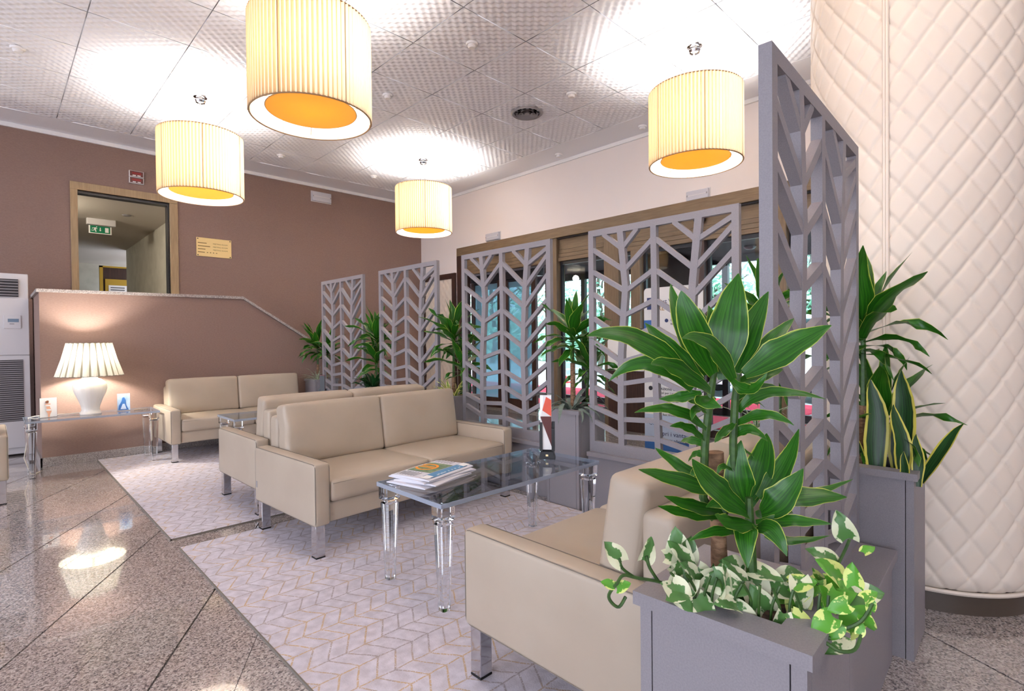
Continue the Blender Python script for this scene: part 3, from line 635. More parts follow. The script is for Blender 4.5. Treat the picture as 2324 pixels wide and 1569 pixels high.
# ================================================================== SOFAS
SW, SD = 1.78, 0.88
def outline(x, y0, y1, z0, z1, r=0.03):
    pts = []
    for cy, cz, a0 in ((y1 - r, z1 - r, 0), (y0 + r, z1 - r, 90), (y0 + r, z0 + r, 180), (y1 - r, z0 + r, 270)):
        for k in range(4): a = math.radians(a0 + 30 * k); pts.append((x, cy + r * math.cos(a), cz + r * math.sin(a)))
    return pts
def make_sofa(label, wrinkled=False):
    """front faces -y, origin at the middle of the floor footprint"""
    t = thing('sofa', label, 'sofa', group='beige two-seat sofas of the lounge')
    hw, hd = SW / 2, SD / 2; aw = 0.105
    for s in (-1, 1):
        a = shift(rbox(aw / 2, hd, 0.1925, 0.02, 3, (0.003, 0.002, 0.002)), s * (hw - aw / 2), 0, 0.3925).build('armrest', 'leather', t, smooth='all')
        for xx in (hw - 0.006, hw - aw + 0.006): MB().tube(outline(s * xx, -hd + 0.003, hd - 0.003, 0.204, 0.582), 0.0022, 5, True).build('seam', 'seam', a)
    iw = hw - aw
    shift(rbox(iw, 0.405, 0.065, 0.015, 2), 0, -0.01, 0.27).build('seat_base', 'leather', t, smooth='all')
    for s in (-1, 1):
        cu = shift(rbox(iw / 2 - 0.002, 0.36, 0.07, 0.028, 6, (0.004, 0.006, 0.012)), s * iw / 2, -0.085, 0.402).build('seat_cushion', 'leather', t, smooth='all')
        MB().tube([(s * iw / 2 + iw / 2 * q, -0.444, 0.46 - 0.01) for q in (-0.96, 0, 0.96)], 0.0018, 5).build('seam', 'seam', cu)
    shift(rbox(iw, 0.062, 0.235, 0.03, 4, (0, 0.004, 0.004)), 0, hd - 0.075, 0.565).build('backrest', 'leather', t, smooth='all')
    for s in (-1, 1):
        mb = rbox(iw / 2 - 0.002, 0.075, 0.215, 0.03, 10 if wrinkled and s < 0 else 6, (0.004, 0.022, 0.006), 0.011 if wrinkled and s < 0 else 0)
        c, sn = math.cos(math.radians(-9)), math.sin(math.radians(-9))
        mb.v = [(x, y * c - z * sn, y * sn + z * c) for x, y, z in mb.v]
        cu = shift(mb, s * iw / 2, 0.225, 0.675).build('back_cushion', 'leather', t, smooth='all')
    for sx in (-1, 1):
        for sy in (-1, 1):
            x0 = sx * (hw - 0.045); y0 = sy * (hd - 0.05)
            lg = MB().box(x0 - 0.03, x0 + 0.03, y0 - 0.03, y0 + 0.03, 0.008, 0.205).build('leg', 'chrome', t, bevel=0.003)
            MB().box(x0 - 0.03, x0 + 0.03, y0 - 0.03, y0 + 0.03, 0.0, 0.008).build('glide', 'glide', lg)
    MB().box(-hw - 0.002, -hw, hd - 0.045, hd - 0.025, 0.30, 0.345).build('maker_tag', 'ac_grey', t)
    return t
def place(o, cx, cy, deg): o.location = (cx, cy, 0.012); o.rotation_euler = (0, 0, math.radians(deg))
s1 = make_sofa('wrinkled beige sofa facing the clear coffee table with newspapers', True)
a1 = math.radians(3.2)
c1 = Vector((1.385, 3.135)) + Vector((math.cos(a1), math.sin(a1))) * SW / 2 + Vector((-math.sin(a1), math.cos(a1))) * SD / 2
place(s1, c1.x, c1.y, 3.2)
proto = make_sofa('pale beige sofa standing against the brown stair parapet')
place(proto, 1.40 + SW / 2, 6.826 + SD / 2, 0.0)
s2 = dup(proto, (1.42 + SW / 2, 4.27 + SD / 2 + 0.01, 0.012), math.radians(181), 'pale beige sofa standing back to back with the wrinkled sofa')
s4 = dup(proto, (1.335 + SW / 2, 0.772 + SD / 2, 0.012), math.radians(180), 'nearest beige sofa, seen from its armrest end beside the foreground planter')
s5 = dup(proto, (0.09 - SW / 2, 6.16 + SD / 2, 0.0), math.radians(180), 'cream sofa cut off by the left edge beside the air conditioner')

# ================================================================== RUGS
def rug(x0, x1, y0, y1, label):
    t = thing('rug', label, 'rug', ((x0 + x1) / 2, (y0 + y1) / 2, 0), 0, 'pale herringbone rugs'); w, d = (x1 - x0) / 2, (y1 - y0) / 2
    MB().box(-w + 0.006, w - 0.006, -d + 0.006, d - 0.006, 0.0, 0.0115).build('pile', 'rug', t)
    for bx in ((-w, -w + 0.006, -d, d), (w - 0.006, w, -d, d), (-w, w, -d, -d + 0.006), (-w, w, d - 0.006, d)): MB().box(*bx, 0, 0.012).build('binding', 'seam', t)
rug(0.855, 3.25, 0.86, 4.0, 'pale herringbone rug under the coffee table with newspapers')
rug(0.85, 3.25, 4.2, 7.7, 'pale herringbone rug reaching back to the stair parapet')

# ================================================================== ACRYLIC TABLES
def acrylic_table(name, label, cat, x0, x1, y0, y1, zt, rz=0.0, group='clear acrylic tables'):
    t = thing(name, label, cat, ((x0 + x1) / 2, (y0 + y1) / 2, 0.012 if name != 'console_table' else 0.0), rz, group)
    z0 = t.location.z; w, d = (x1 - x0) / 2, (y1 - y0) / 2; zt -= z0
    MB().box(-w, w, -d, d, zt - 0.022, zt).build('table_top', 'acrylic_sheet', t, bevel=0.002, seg=1)
    for bx in ((-w - 0.001, -w + 0.003, -d, d), (w - 0.003, w + 0.001, -d, d), (-w, w, -d - 0.001, -d + 0.003), (-w, w, d - 0.003, d + 0.001)): MB().box(*bx, zt - 0.022, zt + 0.0004).build('top_edge', 'acrylic_edge', t)
    lm = MB()
    def ring(h, z, c=0.3): k = h * c; return [(h, -h + k, z), (h, h - k, z), (h - k, h, z), (-h + k, h, z), (-h, h - k, z), (-h, -h + k, z), (-h + k, -h, z), (h - k, -h, z)]
    prof = [(0.024, 0.0), (0.040, zt - 0.115), (0.030, zt - 0.108), (0.030, zt - 0.100), (0.044, zt - 0.092), (0.044, zt - 0.0235)]
    for h, z in prof: lm.v += ring(h, z, 0.3 if z < zt - 0.11 else 0.12)
    for i in range(len(prof) - 1):
        for k in range(8): lm.f.append((i * 8 + k, i * 8 + (k + 1) % 8, (i + 1) * 8 + (k + 1) % 8, (i + 1) * 8 + k))
    lm.f += [tuple(range(7, -1, -1)), tuple((len(prof) - 1) * 8 + k for k in range(8))]
    me = lm.mesh('leg', 'acrylic')
    for sx in (-1, 1):
        for sy in (-1, 1):
            lg = obj('leg', me, t, (sx * (w - 0.05), sy * (d - 0.05), 0))
            if name == 'console_table' and sx > 0: lg.location.z = 0.012; lg.scale.z = (zt - 0.0355) / (zt - 0.0235)   # this end stands on the rug
    return t
acrylic_table('coffee_table', 'clear acrylic coffee table with newspapers in the foreground', 'table', 1.535, 2.80, 2.065, 2.665, 0.555)
acrylic_table('coffee_table', 'clear acrylic coffee table between the two rear sofas', 'table', 1.76, 2.95, 5.86, 6.42, 0.555)
acrylic_table('console_table', 'long clear acrylic console table carrying the white lamp', 'console table', 0.225, 1.36, 7.12, 7.62, 0.578, 0.0)

# newspapers
def sheet_stack(name, label, cx, cy, z, w, d, h, rz, curl, seed):
    t = thing(name, label, 'newspaper', (cx, cy, z), rz, 'newspapers on the coffee table'); random.seed(seed)
    mb = MB(); n = 14
    for layer in (0, 1):
        for j in range(n + 1):
            v = -d / 2 + d * j / n; e = max(0.0, (abs(v) / (d / 2) - 0.55) / 0.45)
            zz = (h if layer else 0.0) * (1 - 0.55 * e * e) + curl * (v / d + 0.5) ** 2
            mb.v += [(-w / 2, v, zz), (0, v, zz + 0.002 * layer), (w / 2, v, zz)]
    m = n + 1
    for layer in (0, 1):
        for j in range(n):
            for i in range(2):
                a = layer * m * 3 + j * 3 + i; f = (a, a + 1, a + 4, a + 3); mb.f.append(f if layer else f[::-1])
    for j in range(n):
        for i in (0, 2): a = j * 3 + i; b = a + m * 3; mb.f.append((a, a + 3, b + 3, b) if i == 0 else (a + 3, a, b, b + 3))
    for j in (0, n): a = j * 3; b = a + m * 3; mb.f += [(a, a + 1, b + 1, b), (a + 1, a + 2, b + 2, b + 1)]
    o = mb.build('pages', 'newsprint', t, smooth=True); return t, h, curl, w, d
for q, (dx, dy, rz) in enumerate(((-0.02, 0.0, 12), (0.015, -0.012, 17), (0.0, 0.006, 8))):
    sheet_stack('newspaper', ('newspaper lying lowest in the pile on the clear table', 'newspaper in the middle of the pile on the clear table', '')[q] or 'third newspaper of the pile, just under the printed front page', 1.81 + dx, 2.51 + dy, 0.5565 + 0.012 * q, 0.40, 0.29, 0.0115, math.radians(rz), 0.0, q)
t, h, cu, w_, d_ = sheet_stack('newspaper', 'topmost newspaper with the orange and green front page picture', 1.815, 2.515, 0.5925, 0.40, 0.28, 0.011, math.radians(14), 0.0, 9)
def patch(name, x0, x1, y0, y1, material, dz):
    mb = MB(); n = 8
    for j in range(n + 1):
        v = y0 + (y1 - y0) * j / n; e = max(0.0, (abs(v) / (d_ / 2) - 0.55) / 0.45); z = h * (1 - 0.55 * e * e) + 0.002 + dz
        mb.v += [(x0, v, z), (x1, v, z)]
    mb.f = [(2 * j, 2 * j + 1, 2 * j + 3, 2 * j + 2) for j in range(n)]; return mb.build(name, material, t)
# the page is read from the far side: its head lies towards the viewer
patch('masthead', -0.165, 0.165, -0.125, -0.062, 'news_blue', 0.0008)
patch('masthead_box', -0.195, -0.135, -0.118, -0.07, 'paper', 0.0014); patch('masthead_box', 0.135, 0.195, -0.118, -0.07, 'paper', 0.0014)
patch('front_picture', -0.09, 0.115, -0.055, 0.12, 'news_green', 0.0008)
for k in range(7): patch('text_line', -0.185, -0.11, 0.11 - 0.02 * k, 0.105 - 0.02 * k, 'ink', 0.0012)
for k in range(6): patch('text_line', 0.135, 0.19, 0.1 - 0.022 * k, 0.095 - 0.022 * k, 'ink', 0.0012)
arc = MB()
pts = [(0.012 + 0.062 * math.cos(a), 0.055 - 0.062 * math.sin(a), h + 0.0045) for a in [math.radians(d) for d in range(-60, 245, 15)]]
arc.tube(pts, 0.009, 5); arc.v = [(x, y, h + 0.003 + 0.15 * (z - h - 0.003)) for x, y, z in arc.v]; arc.build('printed_ring', 'news_orange', t)
bars = MB().box(-0.002, 0.008, 0.0, 0.105, h + 0.003, h + 0.0042).box(0.02, 0.03, 0.0, 0.105, h + 0.003, h + 0.0042); bars.build('printed_bar', 'news_orange', t)
text_obj('masthead_lettering', 'SALUTE', 0.062, face_mtx((0.118, -0.072, h + 0.0012), (-1, 0, 0), (0, -1, 0)), 'paper', t, space=1.05)

# brochure stands
def brochure_stand(label, loc, rz, sc):
    t = thing('brochure_stand', label, 'brochure stand', loc, rz, 'black brochure stands'); b = MB()
    MB().prism([(-0.055 * sc, 0), (0.055 * sc, 0), (0.042 * sc, 0.05 * sc), (-0.042 * sc, 0.05 * sc)], -0.04 * sc, 0.04 * sc, 'y').build('foot', 'black_plastic', t, bevel=0.002)
    MB().box(-0.05 * sc, 0.05 * sc, 0.012 * sc, 0.03 * sc, 0.05 * sc, 0.24 * sc).build('back_plate', 'black_plastic', t)
    MB().box(-0.05 * sc, -0.03 * sc, -0.02 * sc, 0.012 * sc, 0.05 * sc, 0.24 * sc).box(0.03 * sc, 0.05 * sc, -0.02 * sc, 0.012 * sc, 0.05 * sc, 0.2 * sc).build('side_rail', 'black_plastic', t)
    MB().box(-0.008 * sc, 0.008 * sc, -0.0415 * sc, -0.04 * sc, 0.02 * sc, 0.032 * sc).build('emblem', 'brass', t)
    return t
bs = brochure_stand('black brochure stand with leaflets on the coffee table', (2.63, 2.36, 0.5565), math.radians(-52), 1.0)
lf = thing('leaflet', 'upright red and white leaflet held in the black table stand', 'leaflet', (2.63, 2.36, 0.615), math.radians(-52))
MB().box(-0.045, 0.03, -0.012, 0.008, 0.0, 0.36).build('cover', 'paper', lf)
for nm, pl, mm in (('red_print', [(-0.03, 0.26), (0.03, 0.22), (0.03, 0.33), (-0.005, 0.35)], 'leaflet_red'), ('pink_print', [(-0.045, 0.2), (-0.03, 0.26), (-0.02, 0.36), (-0.045, 0.36)], 'car_white'), ('dark_print', [(-0.045, 0.22), (0.03, 0.22), (0.03, 0.02), (0.0, 0.10)], 'dark_red')):
    MB().prism(pl, -0.0135, -0.012, 'y').build(nm, mm, lf)
p = at_y(738, 884, 6.14)
bs2 = brochure_stand('dark brochure stand on the rear coffee table beside the screen', (2.86, 6.2, 0.5565), math.radians(-45), 0.9)
lf2 = thing('leaflet', 'dark red leaflet standing in the rear brochure stand', 'leaflet', (2.86, 6.2, 0.61), math.radians(-45))
MB().box(-0.035, 0.03, -0.012, 0.006, 0.0, 0.33).build('cover', 'dark_red', lf2); MB().box(-0.033, 0.028, -0.014, -0.012, 0.13, 0.32).build('dark_print', 'black_plastic', lf2)

# ================================================================== TABLE LAMP AND CARDS
tl = thing('table_lamp', 'white ribbed ceramic table lamp with pleated shade on the console', 'lamp', (0.765, 7.36, 0.5785))
prof = [(0.0, 0.0), (0.092, 0.0), (0.096, 0.012), (0.088, 0.03), (0.078, 0.05), (0.082, 0.09), (0.105, 0.16), (0.132, 0.225), (0.146, 0.275), (0.146, 0.31), (0.13, 0.35), (0.095, 0.38), (0.07, 0.39), (0.07, 0.405), (0.0, 0.405)]
MB().lathe(prof, 80, rib=lambda a, z: 0.025 * abs(math.sin(12 * a)) * (1 if 0.05 < z < 0.33 else 0.3)).build('base', 'ceramic', tl, smooth=True)
MB().lathe([(0.012, 0.405), (0.012, 0.55)], 10).build('lamp_holder', 'brass', tl, smooth=True)
bulb = MB().lathe([(0.0, 0.55), (0.022, 0.555), (0.035, 0.59), (0.028, 0.63), (0.0, 0.645)], 16).build('bulb', 'pane', tl, smooth=True)
sh = MB(); nP = 24
for k in range(nP * 4):
    a = 2 * math.pi * k / (nP * 4); q = k % 4
    for z, r in ((0.42, 0.29), (0.5, 0.2675), (0.6, 0.239), (0.68, 0.2165), (0.775, 0.19)):
        sw = (0.55 - (z - 0.42) / 0.71)
        aa = a + (0.02 * (1 if q in (1, 2) else -1) if 0.5 < z < 0.7 else 0)
        rr = r + (0.012 if q in (0, 1) else -0.004) * (0.4 + abs(z - 0.6) * 3)
        sh.v.append((rr * math.cos(aa), rr * math.sin(aa), z))
m5 = 5; tot = nP * 4
lightf = [(k * m5 + j, ((k + 1) % tot) * m5 + j, ((k + 1) % tot) * m5 + j + 1, k * m5 + j + 1) for k in range(tot) for j in range(4)]
sh.f = lightf
so = sh.build('lamp_shade', 'shade_white', tl); so.data.materials.append(MATS['shade_white_fold'])
for pi, pol in enumerate(so.data.polygons):
    c = pol.center; a = math.atan2(c.y, c.x) % (2 * math.pi / nP)
    pol.material_index = 1 if int(round(a / (2 * math.pi / nP) * 4 - 0.5)) % 4 in (2,) else 0
for z, r in ((0.775, 0.194), (0.42, 0.297)):
    MB().tube([(r * math.cos(a), r * math.sin(a), z) for a in [2 * math.pi * k / 48 for k in range(48)]], 0.0035, 5, True).build('shade_rim', 'seam', tl)
def point(name, loc, energy, color, size, parent):
    l = bpy.data.lights.new(name, 'POINT'); l.energy = energy; l.color = color; l.shadow_soft_size = size
    o = bpy.data.objects.new(name, l); COL.objects.link(o); o.parent = parent; o.location = loc; return o
point('lamp_glow', (0, 0, 0.60), TLAMP_W, (1, 0.9, 0.8), 0.05, tl)
cd = MB().tube([(0.0, 0.06, 0.02), (-0.15, 0.1, 0.012), (-0.45, 0.12, 0.012), (-0.5, 0.12, 0.0), (-0.5, 0.08, -0.15), (-0.54, 0.04, -0.4), (-0.5, 0.0, -0.55), (-0.46, 0.02, -0.572), (-0.42, 0.1, -0.572)], 0.006, 6).build('cord', 'cable', tl, smooth=True)
def card(label, px, py, w, h, rz, kind):
    p = at_z(px, py, 0.58); t = thing('picture_card', label, 'card', (p.x, 7.42 if kind else 7.36, 0.5785), rz, 'cards on the console table')
    t.location.x = at_y(px, py, t.location.y).x
    MB().box(-w / 2, w / 2, -0.004, 0.004, 0, h).build('stand', 'acrylic', t)
    MB().box(-w / 2 + 0.004, w / 2 - 0.004, -0.006, -0.004, 0.006, h - 0.004).build('sheet', 'paper' if kind == 0 else 'ice_blue', t)
    MB().box(-w / 2, w / 2, 0.004, 0.06, 0, 0.006).build('foot', 'acrylic', t)
    return t
t = card('white card with a small standing figure picture left of the lamp', 110, 947, 0.145, 0.21, math.radians(8), 0)
f = MB()
for pl in ([(-0.02, 0.15), (0.0, 0.15), (0.004, 0.175), (-0.008, 0.18), (-0.024, 0.17)],): MB().prism(pl, -0.008, -0.006, 'y').build('printed_head', 'hair', t)
MB().prism([(-0.028, 0.145), (0.018, 0.145), (0.012, 0.11), (0.022, 0.085), (0.024, 0.06), (0.012, 0.03), (0.01, 0.006), (-0.004, 0.006), (-0.006, 0.04), (-0.02, 0.075), (-0.014, 0.1)], -0.0075, -0.006, 'y').build('printed_figure', 'skin', t)
MB().prism([(-0.026, 0.135), (0.018, 0.135), (0.014, 0.118), (-0.02, 0.118)], -0.008, -0.0075, 'y').build('printed_band', 'paper', t)
MB().prism([(-0.02, 0.09), (0.022, 0.088), (0.02, 0.07), (-0.018, 0.072)], -0.008, -0.0075, 'y').build('printed_band', 'paper', t)
t = card('pale blue picture card right of the white lamp', 281, 929, 0.125, 0.20, math.radians(-6), 1)
MB().prism([(-0.05, 0.01), (0.045, 0.01), (0.02, 0.07), (0.018, 0.12), (0.005, 0.155), (-0.012, 0.15), (-0.02, 0.11), (-0.045, 0.06)], -0.008, -0.006, 'y').build('printed_shape', 'banner_blue', t)
MB().prism([(-0.03, 0.02), (0.025, 0.02), (0.008, 0.08), (-0.01, 0.08)], -0.009, -0.008, 'y').build('printed_shape', 'banner_pale', t)
kb = thing('trinket', 'small string of dark beads lying on the console end', 'beads', (1.22, 7.36, 0.5785))
for k in range(11):
    a = k * 0.6; MB().lathe([(0, -0.006), (0.005, -0.004), (0.007, 0), (0.005, 0.004), (0, 0.006)], 8).build('bead', 'brushed', kb).location = (0.012 * k - 0.06, 0.02 * math.sin(a), 0.007)

# ================================================================== PENDANT LAMPS
def make_pendant(label):
    t = thing('pendant_lamp', label, 'pendant lamp', group='large pleated drum pendants')
    R, zt, zb = 0.446, -0.47, -1.20
    MB().lathe([(0.0, -0.085), (0.025, -0.085), (0.05, -0.075), (0.062, -0.05), (0.055, -0.03), (0.045, -0.02), (0.075, -0.012), (0.078, -0.002)], 28).build('canopy', 'chrome', t, smooth=True)
    NP = 84; sh = MB()
    zs = [zb, zb + 0.2, zb + 0.45, zt]
    for k in range(NP * 4):
        a = 2 * math.pi * k / (NP * 4); q = k % 4; rr = R + (-0.002, 0.011, 0.012, 0.0)[q]
        for z in zs: sh.v.append((rr * math.cos(a), rr * math.sin(a), z))
    T = NP * 4; m = len(zs)
    sh.f = [(k * m + j, ((k + 1) % T) * m + j, ((k + 1) % T) * m + j + 1, k * m + j + 1) for k in range(T) for j in range(m - 1)]
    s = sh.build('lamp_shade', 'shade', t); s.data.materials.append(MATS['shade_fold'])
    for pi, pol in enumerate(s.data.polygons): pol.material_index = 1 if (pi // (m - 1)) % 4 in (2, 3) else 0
    MB().lathe([(R - 0.006, zb), (R - 0.006, zt)], 64, cap=False).build('liner', 'shade_inner', t, smooth=True)
    for z in (zb, zt): MB().tube([((R + 0.003) * math.cos(a), (R + 0.003) * math.sin(a), z) for a in [2 * math.pi * k / 72 for k in range(72)]], 0.006, 6, True).build('shade_rim', 'shade_trim', t, smooth=True)
    for k in range(6):
        a = math.radians(20 + 60 * k); MB().tube([((R + 0.011) * math.cos(a), (R + 0.011) * math.sin(a), z) for z in (zb, zt)], 0.003, 5).build('shade_seam', 'shade_trim', t)
        MB().tube([((R - 0.008) * math.cos(a), (R - 0.008) * math.sin(a), z) for z in (zb, zt)], 0.002, 5).build('liner_seam', 'shade_trim', t)
    MB().lathe([(0.0, zb + 0.055), (0.335, zb + 0.055), (0.335, zb + 0.06), (0.0, zb + 0.06)], 64).build('diffuser', 'shade_disc', t, smooth=True)
    MB().tube([(0.338 * math.cos(a), 0.338 * math.sin(a), zb + 0.058) for a in [2 * math.pi * k / 64 for k in range(64)]], 0.004, 5, True).build('diffuser_rim', 'shade_trim', t, smooth=True)
    for k in range(3):
        a = math.radians(50 + 120 * k)
        MB().tube([(0.338 * math.cos(a), 0.338 * math.sin(a), zb + 0.058), (0.445 * math.cos(a), 0.445 * math.sin(a), zb + 0.03)], 0.003, 5).build('spoke', 'shade_trim', t)
        MB().tube([(0.03 * math.cos(a), 0.03 * math.sin(a), -0.08), (0.06 * math.cos(a), 0.06 * math.sin(a), zt + 0.02), (0.44 * math.cos(a), 0.44 * math.sin(a), zt)], 0.0025, 5).build('suspension_wire', 'chrome', t)
    MB().tube([(0, 0, -0.08), (0.03, 0.02, zt + 0.1), (0.01, 0.01, zt - 0.2)], 0.004, 6).build('power_cable', 'cable', t)
    MB().lathe([(0.0, zt - 0.29), (0.03, zt - 0.27), (0.036, zt - 0.23), (0.02, zt - 0.19), (0.0, zt - 0.185)], 14).build('bulb', 'pane', t, smooth=True)
    return t
pend = [(1.835, 4.10, 'nearest and largest pendant lamp, hanging over the back to back sofas'), (1.845, 7.2, 'pendant lamp hanging in front of the corridor doorway'),
        (5.10, 7.24, 'farthest pendant lamp, hanging in front of the room corner'), (5.14, 2.56, 'pendant lamp hanging left of the big grey lattice screen'),
        (1.84, 0.98, 'unseen pleated drum pendant lamp added for top light above the nearest sofa'), (1.84, -2.12, 'unseen pleated drum pendant lamp added for light behind the viewer on the right')]  # last two hang out of view, added for warm top light
pp = make_pendant(pend[0][2])
for q, (x, y, lab) in enumerate(pend):
    o = pp if q == 0 else dup(pp, (x, y, ZC), q * 0.7, lab)
    o.location = (x, y, ZC); o.rotation_euler = (0, 0, 0.3 + 0.7 * q)
    point('pendant_glow', (0, 0, -0.76), LAMP_W, LAMP_COL, 0.13, o)

# ================================================================== CEILING FITTINGS
vt = at_z(1196, 255, ZC)
v = thing('air_vent', 'round dark ceiling air vent with concentric rings', 'air vent', (vt.x, vt.y, ZC))
MB().lathe([(0.19, -0.004), (0.21, -0.012), (0.19, -0.03), (0.165, -0.02), (0.165, -0.004)], 40, cap=False).build('flange', 'ac_grey', v, smooth=True)
MB().lathe([(0.0, -0.003), (0.18, -0.003)], 40).build('throat', 'ac_dark', v)
for r in (0.135, 0.1, 0.065): MB().lathe([(r + 0.012, -0.03), (r - 0.012, -0.012), (r - 0.015, -0.014), (r + 0.009, -0.033)], 40, cap=False).build('ring', 'ac_grey', v, smooth=True)
MB().lathe([(0.0, -0.034), (0.034, -0.03), (0.038, -0.01)], 24).build('hub', 'ac_grey', v, smooth=True)
dets = [(1071, 98, 'round white smoke detector on the ceiling nearest the top edge'), (880, 215, 'round white detector on the ceiling right of the largest pendant'), (1297, 212, 'white ceiling detector above the air vent'), (40, 108, 'faint white detector on the ceiling at the far left'),
        (1458, 286, 'small white detector near the white wall beside the right pendant'), (1268, 350, 'small white detector near the white wall left of the others'), (848, 399, 'small white detector above the brown wall near the far pendant'), (638, 352, 'small white detector on the ceiling below the largest pendant')]
for x, y, lab in dets:
    p = at_z(x, y, ZC)
    d = thing('smoke_detector', lab, 'detector', (p.x, p.y, ZC), 0, 'white ceiling detectors')
    MB().lathe([(0.0, -0.05), (0.03, -0.05), (0.042, -0.038), (0.042, -0.022), (0.0, -0.022)], 20).build('sensor', 'white', d, smooth=True)
    MB().lathe([(0.0, -0.022), (0.055, -0.022), (0.062, -0.012), (0.062, -0.0015)], 20).build('base', 'white', d, smooth=True)

# ================================================================== WALL FITTINGS
def emergency_light(label, c, right, w, h, d=0.05):
    n = Vector(right).cross(Vector((0, 0, 1))).normalized()         # out of the wall
    t = thing('emergency_light', label, 'emergency light', c, math.atan2(right[1], right[0]), 'white emergency lights on the walls')
    MB().box(-w / 2, w / 2, -0.012, 0.0, -h / 2, h / 2).build('backplate', 'ac_white', t, bevel=0.003)
    shift(rbox(w / 2 - 0.012, d / 2, h / 2 - 0.012, 0.012, 3), 0, -d / 2 - 0.004, 0).build('cover', 'light_cover', t, smooth='all')
    MB().box(-w / 2 + 0.03, w / 2 - 0.03, -d - 0.006, -d - 0.003, -0.006, 0.004).build('tube_line', 'ac_white', t)
    for s in (-1, 1): MB().box(s * (w / 2 - 0.03) - 0.008, s * (w / 2 - 0.03) + 0.008, -d - 0.007, -d - 0.003, -0.012, 0.012).build('clip', 'ac_grey', t)
a, b = at_y(705, 432, YA), at_y(751, 458, YA); emergency_light('white emergency light high on the brown wall', ((a.x + b.x) / 2, YA, (a.z + b.z) / 2 - 0.03), (1, 0, 0), b.x - a.x, 0.2)
for (x0, x1, y0, y1, lab) in ((1105, 1137, 535, 548, 'small white emergency light above the glass door leaves'), (1559, 1613, 438, 459, 'larger white emergency light under the right pendant')):
    a, b = at_x(x0, y0, XB), at_x(x1, y1, XB); emergency_light(lab, (XB, (a.y + b.y) / 2, (a.z + b.z) / 2 + 0.03), (0, -1, 0), a.y - b.y, 0.16 if x0 < 1200 else 0.15)
# brass plaque
a, b = at_y(445, 538, YA), at_y(525, 588, YA)
pq = thing('wall_plaque', 'rectangular brass plaque on the brown wall right of the doorway', 'plaque', ((a.x + b.x) / 2, YA, (a.z + b.z) / 2))
w2, h2 = (b.x - a.x) / 2, (a.z - b.z) / 2
MB().box(-w2, w2, -0.012, 0, -h2, h2).build('plate', 'brass', pq, bevel=0.002)
for sx in (-1, 1):
    for sz in (-1, 1):
        s = MB().lathe([(0, 0), (0.01, 0), (0.008, 0.006), (0, 0.008)], 10); s.v = [(x + sx * (w2 - 0.02), -0.012 - z, y + sz * (h2 - 0.02)) for x, y, z in s.v]; s.build('screw', 'ac_dark', pq)
for q in range(3):
    text_obj('engraved_words', 'MEETING ROOM', 0.03, face_mtx((-0.02, -0.0125, 0.055 - 0.05 * q), (1, 0, 0), (0, 0, 1)), 'engraving', pq)
    MB().box(-w2 + 0.02, -w2 + (0.15, 0.2, 0.13)[q], -0.0128, -0.012, 0.06 - 0.05 * q, 0.072 - 0.05 * q).build('engraved_word', 'engraving', pq)
MB().box(-w2 + 0.02, -w2 + 0.12, -0.0128, -0.012, -0.09, -0.078).build('engraved_word', 'engraving', pq)
for k in range(4): MB().box(-w2 + 0.15 + 0.045 * k, -w2 + 0.17 + 0.045 * k, -0.0128, -0.012, -0.09, -0.078).build('engraved_word', 'engraving', pq)
# fire alarm panels
a, b = at_y(292, 386, YA), at_y(326, 421, YA)
for q in range(2):
    hh = (a.z - b.z) / 2; zc = a.z - hh * (q + 0.5)
    fp = thing('alarm_panel', ('upper red alarm panel above the doorway', 'lower red alarm panel above the doorway')[q], 'alarm panel', ((a.x + b.x) / 2, YA, zc), 0, 'red alarm panels')
    w2 = (b.x - a.x) / 2
    MB().box(-w2, w2, -0.03, 0, -hh / 2 + 0.003, hh / 2 - 0.003).build('frame', 'ac_white', fp, bevel=0.003)
    MB().box(-w2 + 0.01, w2 - 0.01, -0.034, -0.03, -hh / 2 + 0.012, hh / 2 - 0.01).build('face', 'dark_red', fp)
    MB().box(-w2 + 0.035, w2 - 0.035, -0.037, -0.034, -0.008, 0.022).build('lamp_field', 'red_sign', fp)
    for s in (-1, 1): MB().box(s * 0.03 - 0.02, s * 0.03 + 0.02, -0.037, -0.034, -hh / 2 + 0.018, -hh / 2 + 0.03).build('white_mark', 'paper', fp)
# air conditioner
ac = thing('air_conditioner', 'tall white floor-standing air conditioner at the left edge', 'air conditioner', (0.05, 9.0, 0))
AX0, AX1, AYF, AZ = -0.35, 0.335, 8.75, 2.20
def Q(mb, name, m, **kw): return part(mb, name, m, ac, **kw)
Q(MB().box(AX0, AX1, AYF + 0.02, AYF + 0.5, 0.02, AZ), 'body', 'ac_white', bevel=0.01)
Q(MB().box(AX0, AX1, AYF, AYF + 0.02, 1.22, 1.90), 'upper_panel', 'ac_white', bevel=0.004)
Q(MB().box(AX0, AX1, AYF, AYF + 0.02, 0.1, 1.21), 'lower_panel', 'ac_white', bevel=0.004)
Q(MB().box(AX0 + 0.02, AX1 - 0.09, AYF + 0.0, AYF + 0.025, 1.92, 2.13), 'outlet', 'ac_dark')
for k in range(6): Q(MB().box(AX0 + 0.02, AX1 - 0.09, AYF - 0.012, AYF + 0.004, 1.935 + 0.034 * k, 1.945 + 0.034 * k), 'louvre', 'ac_grey')
Q(MB().box(AX0 + 0.02, AX1 - 0.06, AYF - 0.002, AYF, 0.42, 1.16), 'grille', 'ac_dark')
for k in range(30): Q(MB().box(AX0 + 0.02, AX1 - 0.06, AYF - 0.01, AYF - 0.002, 0.428 + 0.0245 * k, 0.440 + 0.0245 * k), 'grille_slat', 'ac_grey')
a, b = at_y(8, 716, AYF), at_y(48, 746, AYF)
cpn = Q(MB().box(a.x, b.x, AYF - 0.012, AYF, b.z, a.z), 'control_panel', 'ac_white', bevel=0.003)
